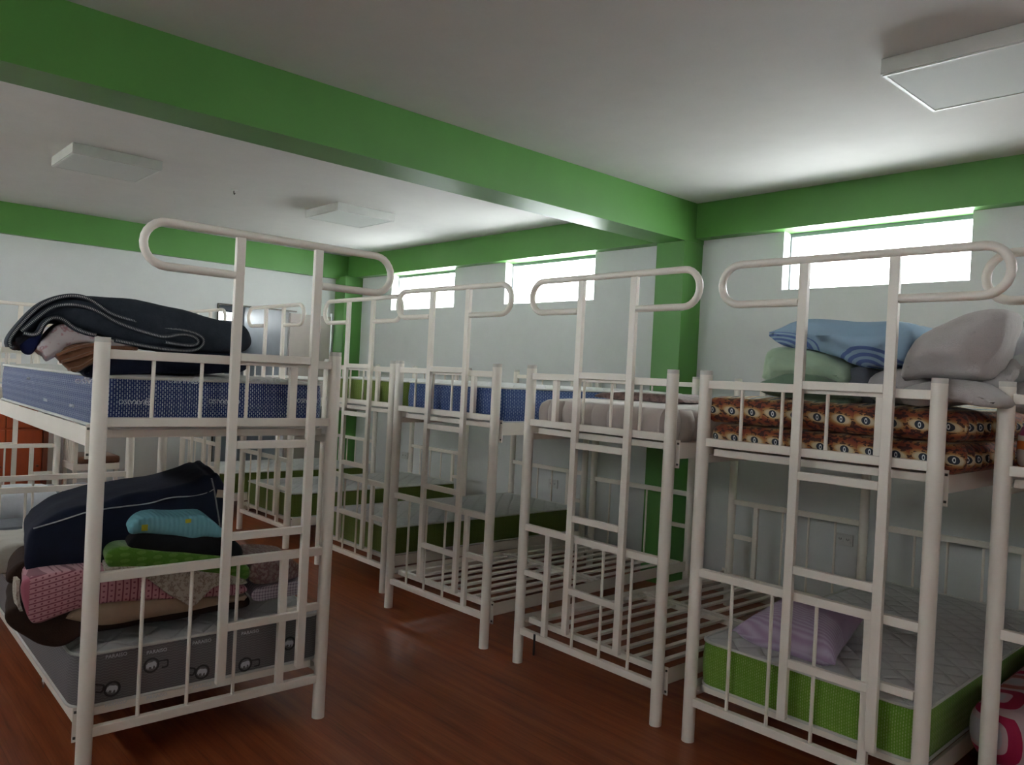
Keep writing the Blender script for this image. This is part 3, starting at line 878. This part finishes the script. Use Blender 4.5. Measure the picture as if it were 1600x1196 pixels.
def slab(name, label, cat, outline, axis, x0, depth, mat, r=.02, nz=.006, puff=0., taper=0., group=None, parent=None, seed=0, step=.014, slope=0., lean=0., dome=0., it=2):
    """a soft solid: outline in the plane axis=x0, carried back by depth; rounded ends, slight sag noise.
    puff > 0 makes it bulge like a pillow (its section swells towards the middle of the depth)"""
    pts = smooth_closed(outline, step, it)
    if area(pts) < 0: pts = pts[::-1]
    n = len(pts)
    cx = sum(p[0] for p in pts)/n; cz = sum(p[1] for p in pts)/n
    zmin = min(p[1] for p in pts)
    nor = []
    for i in range(n):
        a, b = pts[i-2], pts[(i+2) % n]; tx, ty = b[0]-a[0], b[1]-a[1]; L = math.hypot(tx, ty) or 1
        nor.append((ty/L, -tx/L))
    sg = -1 if axis == 0 else 1      # depth runs to -x (axis 0) or +y (axis 1)
    K = [0, .15, .4, .7, 1.]
    fr = [(k*r, r*(1-math.sqrt(max(0, 1-(1-k)**2)))) for k in K]
    m = max(3, int((depth-2*r)/.05))
    mid = [(r + (depth-2*r)*j/m, 0) for j in range(1, m)]
    prof = fr + mid + [(depth-k*r, ins) for k, ins in zip(K, [f[1] for f in fr])][::-1]
    rings = []
    for d, ins in prof:
        s = 1.
        if puff:
            tt = abs(2*d/depth-1); s = 1 - puff*(tt**3)
        hz = 1 - taper*d/depth
        ring = []
        for i, (a, b) in enumerate(pts):
            a2 = a - nor[i][0]*ins; b2 = b - nor[i][1]*ins
            if puff: a2 = cx + (a2-cx)*(1-(1-s)*.35); b2 = cz + (b2-cz)*s
            if taper: b2 = zmin + (b2-zmin)*hz
            b2 += slope*d; a2 += lean*d
            v = Vector((a*7, b*9, d*7+seed))
            k = nz if 0 < d < depth else nz*.5
            a2 += k*noise.noise(v); b2 += k*noise.noise(v+Vector((9, 5, 2)))
            dd = x0 + sg*d
            ring.append((dd, a2, b2) if axis == 0 else (a2, dd, b2))
        rings.append(ring)
    org = Vector((x0 + sg*depth/2, cx, zmin)) if axis == 0 else Vector((cx, x0 + sg*depth/2, zmin))
    rings = [[Vector(p)-org for p in r_] for r_ in rings]
    bm = rings_mesh(rings, False)
    for base, sgn, ins in ((0, -sg, prof[0][1]), (len(rings)-1, sg, prof[-1][1])):
        bm.verts.ensure_lookup_table()
        soft_cap(bm, [bm.verts[base*n+i] for i in range(n)], axis, sgn, dome if dome else r*.35, nz, seed)
    o = bm_obj(name, bm, mat, parent, True, 1.3)
    o.location = org
    if label: tag(o, label, cat, group)
    return o
def seam(par, pts3, r, mat, name='stitching'):
    org = par.location
    return tb(name, [Vector(p)-org for p in pts3], r, mat, par, 6)
def dashes(par, pts3, mat, L=.007, gap=.006, w=.0016, out=Vector((1, 0, 0)), name='stitching', th=.007):
    """blanket stitch: short bars set across the edge"""
    org = par.location; bm = bmesh.new(); pts = [Vector(p)-org for p in pts3]
    acc = 0
    for a, b in zip(pts, pts[1:]):
        d = b-a; ln = d.length
        if ln < 1e-6: continue
        u = d/ln; s = out.cross(u).normalized(); q = acc
        while q < ln:
            p = a+u*q
            vs = [bm.verts.new(p + u*x*w + s*y*th + out*.0015) for x, y in ((-1,-.5),(1,-.5),(1,.5),(-1,.5))]
            bm.faces.new(vs); q += gap
        acc = q-ln
    return bm_obj(name, bm, mat, par)
def curve_open(pts, it=3):
    for _ in range(it):
        q = [pts[0]]
        for a, b in zip(pts, pts[1:]):
            q += [tuple(a[i]*.75+b[i]*.25 for i in range(len(a))), tuple(a[i]*.25+b[i]*.75 for i in range(len(a)))]
        q.append(pts[-1]); pts = q
    return pts
def fold_layer(par, name, path, x0, depth, th, mat, axis=0, seed=0):
    """one visible folded layer: thick sheet following a path, carried back by depth"""
    org = par.location; pts = curve_open(path)
    sg = -1 if axis == 0 else 1
    rings = []
    left = []; right = []
    n = len(pts)
    for i in range(n):
        a = pts[max(i-1, 0)]; b = pts[min(i+1, n-1)]; tx, ty = b[0]-a[0], b[1]-a[1]; L = math.hypot(tx, ty) or 1
        left.append((pts[i][0]-ty/L*th/2, pts[i][1]+tx/L*th/2)); right.append((pts[i][0]+ty/L*th/2, pts[i][1]-tx/L*th/2))
    loop = left + right[::-1]
    for d in (0, .004, depth*.5, depth):
        k = .8 if d == 0 else 1
        ring = []
        for i, (a, b) in enumerate(loop):
            j = i if i < n else 2*n-1-i
            a = pts[j][0]+(a-pts[j][0])*k; b = pts[j][1]+(b-pts[j][1])*k
            dd = x0+sg*d
            ring.append(Vector((dd, a, b) if axis == 0 else (a, dd, b))-org)
        rings.append(ring)
    return bm_obj(name, rings_mesh(rings), mat, par, True, 1.0)
def cushion(name, label, cat, c, th, mat, group=None, nu=22, seed=0, nz=.012, pinch=.10, seamr=0):
    """pillow between four 3D corners (c00, c10, c11, c01), th = full thickness in the middle"""
    c = [Vector(p) for p in c]; cen = sum(c, Vector())/4
    nrm = ((c[1]-c[0]).cross(c[3]-c[0])).normalized()
    bm = bmesh.new(); G = {}
    for side in (1, -1):
        for i in range(nu+1):
            for j in range(nu+1):
                edge = i in (0, nu) or j in (0, nu)
                if side < 0 and edge: G[(side, i, j)] = G[(1, i, j)]; continue
                u = 2*i/nu-1; v = 2*j/nu-1
                uu = u*(1-pinch*(1-v*v)*u*u); vv = v*(1-pinch*(1-u*u)*v*v)
                p = c[0]*((1-uu)*(1-vv)/4)+c[1]*((1+uu)*(1-vv)/4)+c[2]*((1+uu)*(1+vv)/4)+c[3]*((1-uu)*(1+vv)/4)
                h = max(0, (1-u**4)*(1-v**4))**.55 * th/2
                w = noise.noise(Vector((u*2.2, v*2.2, seed+side)))*nz + noise.noise(Vector((u*6, v*6, seed)))*nz*.45
                crease = nz*1.2*math.sin(9*math.atan2(v, u)+seed)*max(0, (u*u+v*v)-.7) if not edge else 0
                G[(side, i, j)] = bm.verts.new(p - cen + nrm*(side*h + (w + crease)*(0 if edge else 1)))
        for i in range(nu):
            for j in range(nu):
                q = [G[(side, i, j)], G[(side, i+1, j)], G[(side, i+1, j+1)], G[(side, i, j+1)]]
                bm.faces.new(q if side > 0 else q[::-1])
    o = bm_obj(name, bm, mat, None, True); o.location = cen
    return tag(o, label, cat, group)

# --- nearest left bunk, lower deck ------------------------------------------------
G1 = 'folded blankets on the lower deck of the near left bunk'
slab('folded_blanket', 'dark brown folded blanket at the bottom of the lower pile, hanging off the mattress side', 'blanket',
     [(0.5832,0.6429),(0.6135,0.6774),(0.6992,0.6684),(0.8966,0.6121),(1.4987,0.5918),(1.5267,0.5593),(1.5136,0.5274),(1.3493,0.5265),(1.1393,0.5249),(0.946,0.5284),(0.8552,0.5301),(0.8082,0.4973),(0.7587,0.4972),(0.6947,0.5217),(0.6214,0.578)], 0, -3.30, .62, M['brown'], .018, .008, group=G1, lean=.20, seed=1)
slab('folded_blanket', 'beige folded blanket between the pink patterned and the dark brown blankets', 'blanket',
     [(0.7738,0.6053),(0.8266,0.6403),(0.8932,0.6444),(1.1699,0.627),(1.3983,0.5922),(1.5012,0.5877),(1.5053,0.5646),(1.345,0.5511),(1.1356,0.5486),(0.9202,0.5453),(0.8516,0.5699),(0.8069,0.5875)], 0, -3.292, .60, M['beige'], .02, .006, group=G1, lean=.20, seed=2)
pk = slab('folded_blanket', 'pink folded blanket printed with rows of small red dots and stripes', 'blanket',
     [(0.632,0.7482),(0.6508,0.7806),(0.7543,0.7834),(0.8857,0.7784),(1.0023,0.7532),(1.1512,0.7075),(1.2559,0.6745),(1.4929,0.6356),(1.501,0.5894),(1.34,0.5973),(1.1602,0.6197),(1.0073,0.6383),(0.9098,0.6386),(0.8207,0.6357),(0.7611,0.6166),(0.6888,0.5957),(0.6614,0.617)], 0, -3.285, .60, M['pink'], .014, .005, group=G1, lean=.20, seed=3)
M['pink'] = mk_pink(pk.location.y); pk.data.materials[0] = M['pink']
fold_layer(pk, 'fringed_edge', [(0.632,0.7703),(0.6295,0.731),(0.6354,0.6834),(0.6492,0.6413)], -3.30, .06, .012, M['floral'])
fc = slab('draped_cloth', 'cream cloth with tiny print draped as a triangle over the pink blanket', 'cloth',
     [(0.9096,0.7732),(0.9157,0.7897),(1.1192,0.7641),(1.3708,0.705),(1.4857,0.6647),(1.4899,0.639),(1.3483,0.659),(1.3018,0.6117),(1.2585,0.5729),(1.2073,0.6103),(1.1547,0.6446),(1.0973,0.6997),(1.0593,0.7307),(0.9171,0.7573)], 0, -3.268, .52, M['floral'], .006, .004, lean=.20, seed=4)
slab('folded_towel', 'green folded towel with pale ovals under the black cloth', 'towel',
     [(0.9113,0.8045),(0.9167,0.8386),(0.9479,0.86),(1.0066,0.8587),(1.2201,0.8037),(1.3684,0.7812),(1.4114,0.7541),(1.4929,0.7219),(1.5065,0.6809),(1.4881,0.6442),(1.3879,0.6637),(1.2508,0.7042),(1.0963,0.7431),(0.9405,0.766)], 0, -3.276, .42, M['greentowel'], .02, .006, lean=.20, seed=5)
slab('folded_cloth', 'black folded cloth between the green towel and the light blue cloth', 'cloth',
     [(0.9915,0.8382),(1.0038,0.8799),(1.0557,0.9027),(1.2203,0.876),(1.3828,0.8544),(1.4404,0.8263),(1.4766,0.789),(1.4728,0.7503),(1.3873,0.7605),(1.224,0.7959),(1.0346,0.8333)], 0, -3.285, .38, M['blackcloth'], .02, .006, lean=.20, seed=6)
te = slab('folded_cloth', 'light blue ribbed cloth with small yellow squares on top of the black cloth', 'cloth',
     [(0.9901,0.9243),(1.0217,0.962),(1.0894,0.9692),(1.2687,0.9651),(1.31,0.9428),(1.3523,0.912),(1.3986,0.872),(1.3692,0.8475),(1.3003,0.8627),(1.2737,0.86),(1.2343,0.856),(1.1944,0.876),(1.068,0.8989),(1.0078,0.8972)], 0, -3.285, .26, M['teal'], .018, .012, lean=.20, seed=7)
for Y, Z, s in [(*p, .012) for p in [(1.0571,0.9257),(1.228,0.9338)]]:
    o = bx('yellow_patch', 0, .003, -s, s, -s*1.05, s*1.05, M['yellow'], te, .001); o.location = Vector((-3.2855, Y, Z)) - te.location
nb = slab('folded_blanket', 'large navy blanket with a pale stitched line, tallest of the lower pile', 'blanket',
     [(0.6735,0.7426),(0.6659,0.8287),(0.6706,0.9207),(0.7118,0.9511),(0.7755,0.9878),(0.8806,1.01),(0.948,1.0206),(1.0465,1.0428),(1.1938,1.0607),(1.2866,1.0831),(1.3462,1.108),(1.369,1.1013),(1.3855,1.1118),(1.4086,1.1079),(1.4473,1.0232),(1.4632,0.9361),(1.4702,0.7919),(1.4692,0.6943),(1.3046,0.6981),(1.0433,0.7238),(0.853,0.7383),(0.742,0.7382)], 0, -3.42, .5, M['navy'], .03, .012, group=G1, lean=.20, seed=8)
seam(nb, [(-3.417, y, z) for y, z in curve_open([(0.6955,0.933),(0.7857,0.9545),(0.8771,0.9823),(0.947,0.9897),(1.0289,0.994),(1.1189,0.9981),(1.1957,1.0198),(1.2897,1.0164),(1.3584,1.0287),(1.3831,1.0441)])], .0028, M['stitch'])
dashes(nb, [(-3.4165, y, z) for y, z in curve_open([(1.3696,1.09),(1.3831,1.0441),(1.3981,0.9696),(1.4165,0.8829),(1.4265,0.7965)])], M['stitch'])
o = bx('care_label', 0, .004, -.022, .022, -.017, .017, M['tan'], nb, .001); Y, Z = [(1.4186,1.0193)][0]; o.location = Vector((-3.42, Y, Z)) - nb.location; o.rotation_euler = (-.15, 0, 0)
slab('cloth_bundle', 'brown cloth bundle tucked at the left of the navy blanket', 'cloth',
     [(0.626,0.714),(0.6349,0.7546),(0.6653,0.7878),(0.695,0.7941),(0.7358,0.754),(0.7163,0.6963),(0.6626,0.6939)], 0, -3.50, .3, M['brown'], .03, .01, lean=.20, seed=9)
slab('folded_cloth', 'folded faded rose floral cloth on the checked sheet behind the ladder', 'cloth',
     [(1.5037,0.7266),(1.5986,0.7322),(1.7078,0.7132),(1.757,0.6866),(1.7732,0.6251),(1.6659,0.6164),(1.515,0.6177)], 0, -3.30, .34, M['mottle'], .012, .006, lean=.20, seed=10)
slab('folded_sheet', 'folded white sheet with a fine lilac check on the grey mattress', 'sheet',
     [(1.5168,0.6084),(1.6611,0.6135),(1.7813,0.6174),(1.7913,0.5505),(1.6645,0.5491),(1.5259,0.5449)], 0, -3.29, .36, M['check'], .010, .004, lean=.20, seed=11)

# --- nearest left bunk, upper deck ------------------------------------------------
def C1(l): return l
ch = slab('folded_blanket', 'charcoal wool blanket with white blanket-stitched edges, heaped on the near upper deck', 'blanket',
     [(0.5643,1.6213),(0.5687,1.6584),(0.6176,1.7319),(0.6724,1.791),(0.7446,1.8248),(0.836,1.8346),(0.9621,1.8356),(1.0468,1.8215),(1.1859,1.809),(1.3202,1.7891),(1.3985,1.7822),(1.4568,1.7593),(1.486,1.6999),(1.4674,1.6623),(1.411,1.6422),(1.1888,1.6348),(1.0671,1.6431),(1.0033,1.657),(0.9246,1.6768),(0.8467,1.6885),(0.7713,1.7021),(0.708,1.7352),(0.6797,1.7138),(0.6609,1.6675),(0.6024,1.6098)], 0, -3.31, .6, M['charcoal'], .035, .014, group='folded blankets on the near upper deck', lean=.20, seed=20)
p1 = [(0.5725,1.6196),(0.5658,1.6398),(0.584,1.6779),(0.6351,1.7519),(0.6745,1.7909),(0.7445,1.8243),(0.8095,1.824),(0.8621,1.7928),(0.9019,1.7645),(0.9963,1.7452),(1.0945,1.7302),(1.1992,1.7254),(1.2554,1.7056),(1.2646,1.6795),(1.2395,1.6485),(1.185,1.6399),(1.0811,1.6441),(1.0003,1.6543),(0.9199,1.6665)]
p2 = [(0.6038,1.6795),(0.6502,1.7299),(0.6958,1.7765),(0.7523,1.7916),(0.8111,1.7878),(0.8631,1.7683),(0.9098,1.7403),(0.9809,1.7161),(1.0466,1.7008),(1.1039,1.6895),(1.1637,1.7095),(1.2158,1.7054),(1.2431,1.6834),(1.223,1.6635),(1.1658,1.6651),(1.1047,1.6714)]
p3 = [(0.6121,1.6708),(0.6386,1.6658),(0.6586,1.6743),(0.6713,1.7153),(0.7057,1.7395),(0.7399,1.7306),(0.7711,1.702),(0.8154,1.6861),(0.8511,1.6814)]
for k, p in enumerate((p1, p2, p3)):
    fold_layer(ch, 'fold', p, -3.297 + .004*k, .05, .016, M['charcoal'], seed=k)
    dashes(ch, [(-3.2955 + .004*k, y, z) for y, z in curve_open(p)], M['stitch'])
slab('crumpled_sheet', 'crumpled white sheet with faint pink flowers under the charcoal blanket', 'sheet',
     [(0.6444,1.6146),(0.6614,1.6511),(0.6852,1.6789),(0.7134,1.7098),(0.7471,1.7198),(0.7867,1.7061),(0.8363,1.6829),(0.9048,1.6755),(1.0115,1.6626),(1.0125,1.6396),(0.8602,1.65),(0.8045,1.6488),(0.7507,1.6331),(0.7346,1.608),(0.7096,1.5946),(0.6852,1.5766),(0.6759,1.5999)], 0, -3.31, .45, M['whitepink'], .014, .016, lean=.20, seed=21)
slab('folded_blanket', 'brown folded blanket under the crumpled white sheet', 'blanket',
     [(0.7135,1.6021),(0.7485,1.6306),(0.8019,1.6511),(0.8573,1.6573),(1.0089,1.6522),(1.0103,1.6217),(0.8826,1.5945),(0.8387,1.5675),(0.7916,1.5312),(0.7627,1.547),(0.7335,1.5793)], 0, -3.315, .5, M['rust'], .014, .01, group='folded blankets on the near upper deck', lean=.20, seed=22)
rust = bpy.data.objects[-1] if 0 else [o for o in bpy.data.objects if o.get('label') == 'brown folded blanket under the crumpled white sheet'][0]
for k, p in enumerate(([(0.7222,1.5956),(0.7575,1.6168),(0.8067,1.6368),(0.8551,1.6473)], [(0.7422,1.5727),(0.7868,1.5895),(0.8343,1.6116),(0.8608,1.6206)], [(0.7713,1.5452),(0.8101,1.5566),(0.8487,1.5879),(0.8707,1.5989)])):
    fold_layer(rust, 'fold', p, -3.306, .05, .012, M['rust'])
slab('folded_blanket', 'navy folded blanket lying directly on the blue mattress', 'blanket',
     [(0.8152,1.5222),(0.823,1.547),(0.8611,1.5982),(0.9292,1.6144),(1.2255,1.6394),(1.4229,1.6455),(1.4826,1.6096),(1.4668,1.5751),(1.4161,1.5534),(1.2298,1.546),(0.9326,1.5367),(0.8534,1.5138)], 0, -3.325, .55, M['navy'], .016, .006, group='folded blankets on the near upper deck', lean=.20, seed=23)
slab('cloth_pouch', 'small navy cloth pouch at the left end of the upper heap', 'pouch',
     [(0.6009,1.6376),(0.6179,1.6668),(0.6587,1.6675),(0.6728,1.678),(0.6623,1.6299),(0.643,1.598),(0.6228,1.5945),(0.6061,1.6075)], 0, -3.32, .2, M['navyblue'], .016, .005, lean=.20, seed=24)

# --- bunk with the tiger mattresses -----------------------------------------------
def mk_bluepillow():
    t = NT('light blue pillowcase with nested blue arcs')
    x, y, z = t.xyz()
    def arcs(cx, cz, ax, az, R):
        dx = t.math('DIVIDE', t.math('SUBTRACT', x, cx), ax); dz = t.math('DIVIDE', t.math('SUBTRACT', z, cz), az)
        r = t.math('SQRT', t.math('ADD', t.math('MULTIPLY', dx, dx), t.math('MULTIPLY', dz, dz)))
        w = t.math('GREATER_THAN', t.math('SINE', t.math('MULTIPLY', r, 250.)), -.1)
        return t.math('MULTIPLY', w, t.math('LESS_THAN', r, R))
    a = arcs(-.27, .078, 1.9, .65, .105)
    b = arcs(.13, -.005, 1.5, 1.0, .100)
    f = t.math('MAXIMUM', a, b)
    c = t.mix(f, (.30, .43, .56), (.12, .18, .40))
    t.col(c)
    t.bump(t.noise(8.), .25, .012)
    return t.fin(.8, .2)
M['bluepillow'] = mk_bluepillow()
slab('bed_pillow', 'light blue pillow with nested darker blue arcs, topmost on the tiger-orange mattresses', 'pillow',
     [(-1.8457,1.8507),(-1.7676,1.8893),(-1.7146,1.9078),(-1.6137,1.9193),(-1.4918,1.9112),(-1.3993,1.9014),(-1.2915,1.9043),(-1.2257,1.888),(-1.1858,1.8432),(-1.2093,1.799),(-1.2228,1.7396),(-1.2817,1.716),(-1.3686,1.7088),(-1.4442,1.7173),(-1.4827,1.7428),(-1.5577,1.7683),(-1.626,1.7811),(-1.7079,1.7888),(-1.7721,1.8081)], 1, 3.16, .42, M['bluepillow'], .04, .012, puff=.12, dome=.05, it=1, seed=30)
slab('bed_pillow', 'pale green pillow under the light blue pillow', 'pillow',
     [(-1.8538,1.626),(-1.8476,1.7378),(-1.8286,1.7894),(-1.7674,1.7982),(-1.6363,1.7823),(-1.5675,1.7667),(-1.4918,1.7384),(-1.4607,1.7074),(-1.4466,1.6423),(-1.5374,1.6226),(-1.7089,1.6151)], 1, 3.18, .42, M['palegreen'], .04, .012, puff=.1, dome=.05, it=1, seed=31)
slab('folded_cloth', 'grey-green cloth below the pale green pillow on the tiger-orange mattress', 'cloth',
     [(-1.8576,1.6135),(-1.8003,1.6497),(-1.7113,1.6805),(-1.6385,1.6853),(-1.5249,1.6594),(-1.4365,1.6105),(-1.3925,1.5663),(-1.5192,1.5537),(-1.6903,1.5711),(-1.8119,1.5815)], 1, 3.15, .34, M['deepgreen'], .02, .01, seed=32)
slab('folded_cloth', 'slate cloth squeezed between the pale green and the grey pillows', 'cloth',
     [(-1.4843,1.5356),(-1.4955,1.6422),(-1.4828,1.7096),(-1.4037,1.7194),(-1.3739,1.647),(-1.3633,1.5433)], 1, 3.24, .3, M['slate'], .02, .008, seed=33)
slab('bed_pillow', 'grey pillow lying flat behind the ladder, left of the upright grey pillow', 'pillow',
     [(-1.395,1.6195),(-1.3977,1.6716),(-1.3585,1.7092),(-1.2788,1.7163),(-1.1765,1.6841),(-1.1707,1.5703),(-1.2663,1.5696),(-1.3767,1.5683)], 1, 3.22, .4, M['greypillow'], .04, .012, puff=.15, group='grey pillows on the tiger-orange mattresses', dome=.05, it=1, seed=34)
slab('bed_pillow', 'grey pillow standing on its corner, tallest of the pillow heap', 'pillow',
     [(-1.2321,1.6686),(-1.2183,1.723),(-1.1957,1.7843),(-1.1681,1.8329),(-1.0919,1.8823),(-0.9948,1.9199),(-0.9139,1.9448),(-0.8735,1.9322),(-0.8722,1.8627),(-0.8919,1.7797),(-0.925,1.7158),(-0.9398,1.6834),(-0.9829,1.6774),(-1.0818,1.681),(-1.1378,1.6839),(-1.2038,1.6696)], 1, 3.12, .24, M['greypillow'], .03, .022, puff=.16, group='grey pillows on the tiger-orange mattresses', dome=.05, it=1, seed=35)
slab('bed_pillow', 'grey pillow lying flat on the tiger-orange mattress and overhanging its right side', 'pillow',
     [(-1.2103,1.6289),(-1.1408,1.6605),(-1.0644,1.6774),(-0.9919,1.673),(-0.9174,1.6555),(-0.8519,1.6053),(-0.866,1.5736),(-0.9055,1.5755),(-0.9482,1.5819),(-1.0152,1.5916),(-1.0964,1.5753),(-1.1909,1.5672),(-1.2132,1.5949)], 1, 3.075, .42, M['greypillow'], .035, .01, puff=.12, group='grey pillows on the tiger-orange mattresses', dome=.05, it=1, seed=36)
cushion('bed_pillow', 'grey pillow with a pointed corner sticking out beside the right bunk post', 'pillow',
     [(*[(-1.0878,3.3,1.6604)][0],), (*[(-0.8736,3.18,1.5878)][0],), (*[(-0.8531,3.28,1.734)][0],), (*[(-1.084,3.55,1.757)][0],)], .09, M['greypillow'], 'grey pillows on the tiger-orange mattresses', seed=5)
# lilac pillow on the lower deck
def at_bed(b, x, y, z): return tuple(b.location + Matrix.Rotation(b.rotation_euler[2], 3, 'Z') @ Vector((x, y, z)))
zt = ZLO + .205 + .018
cushion('bed_pillow', 'lilac striped pillow on the green mattress of the lower deck', 'pillow',
     [(-1.8918,3.1376,0.515), (-1.4289,3.166,0.495), (-1.558,3.7397,0.56), (-1.9019,3.6815,0.56)], .19, M['lilac'], seed=9, nz=.010)

# --- bunk at the right edge ---------------------------------------------------------
cushion('bed_pillow', 'bluish white pillow, topmost of the stack at the right edge', 'pillow',
     [[(-0.9698,3.4,1.7958)][0], [(-0.6865,3.4,1.7754)][0], [(-0.8008,3.85,1.8451)][0], [(-1.0635,3.85,1.8606)][0]], .13, M['whitecloth'], 'pillows at the right edge', seed=12)
cushion('bed_pillow', 'pale grey-green pillow, second of the stack at the right edge', 'pillow',
     [[(-0.9786,3.38,1.7358)][0], [(-0.6796,3.38,1.7109)][0], [(-0.7975,3.85,1.7724)][0], [(-1.0722,3.85,1.7888)][0]], .15, M['greypillow2'], 'pillows at the right edge', seed=13)
cushion('bed_pillow', 'grey pillow, lowest of the stack at the right edge', 'pillow',
     [[(-0.9134,3.32,1.6157)][0], [(-0.6439,3.32,1.5901)][0], [(-0.7712,3.85,1.6645)][0], [(-1.019,3.85,1.6804)][0]], .15, M['greypillow'], 'pillows at the right edge', seed=14)
# cloths on the rose-beige mattress
slab('folded_cloth', 'mauve brown cloth folded on the rose-beige mattress', 'cloth',
     [(-3.04, 1.500), (-3.02, 1.535), (-2.8, 1.55), (-2.55, 1.552), (-2.42, 1.53), (-2.40, 1.503)], 1, 3.42, .4, M['mauvebrown'], .012, .008, seed=40)

# --- bunk behind the nearest left one ------------------------------------------------
cushion('bed_pillow', 'white and bluish pillow on the lower deck of the bunk behind', 'pillow',
     [(-6.3, 1.00, .50), (-6.3, 1.50, .50), (-6.75, 1.50, .52), (-6.75, 1.00, .52)], .26, M['whitecloth'], seed=15)
slab('folded_blanket', 'cream blanket crumpled on the lower deck behind the navy blanket', 'blanket',
     [(.72, .485), (.74, .60), (.85, .635), (1.0, .615), (1.15, .66), (1.32, .675), (1.36, .60), (1.36, .485)], 0, -4.55, .5, M['cream'], .035, .02, seed=16)
slab('folded_blanket', 'black folded blanket under the cream one on the near lower deck', 'blanket',
     [(.88, .483), (.88, .60), (1.45, .60), (1.46, .483)], 0, -4.30, .22, M['blackcloth'], .03, .01, seed=17)
slab('folded_blanket', 'dark grey striped blanket folded on the lower deck of the bunk behind', 'blanket',
     [(1.52, .435), (1.52, .62), (1.76, .64), (1.77, .435)], 0, -6.15, .5, M['slate'], .03, .01, seed=18)

# --- chair by the left wall -----------------------------------------------------------
t = thing('wooden_chair', 'cream wooden chair with a brown seat cushion by the left wall', 'chair', (-8.66, 2.24, 0), PI)
t.scale = (1, 1, 1.2)
for sx in (-.19, .19):
    bx('leg', sx-.018, sx+.018, -.20, -.164, 0, .455, M['metal'], t, .003)
    bx('leg', sx-.018, sx+.018, .17, .206, 0, .86, M['metal'], t, .003)
bx('seat_frame', -.21, .21, -.21, .21, .40, .452, M['metal'], t, .004)
bm = bmesh.new(); box(bm, -.215, .215, -.215, .165, .4525, .515, .025)
bm_obj('seat_cushion', bm, M['seat'], t, True, 1.2)
bx('top_rail', -.172, .172, .172, .204, .80, .86, M['metal'], t, .004)
for k in range(5): bx('spindle', -.13+k*.065-.009, -.13+k*.065+.009, .18, .198, .4525, .80, M['metal'], t, .002)
for sy in (-.182, .188): bx('stretcher', -.172, .172, sy-.010, sy+.010, .20, .23, M['metal'], t, .002)
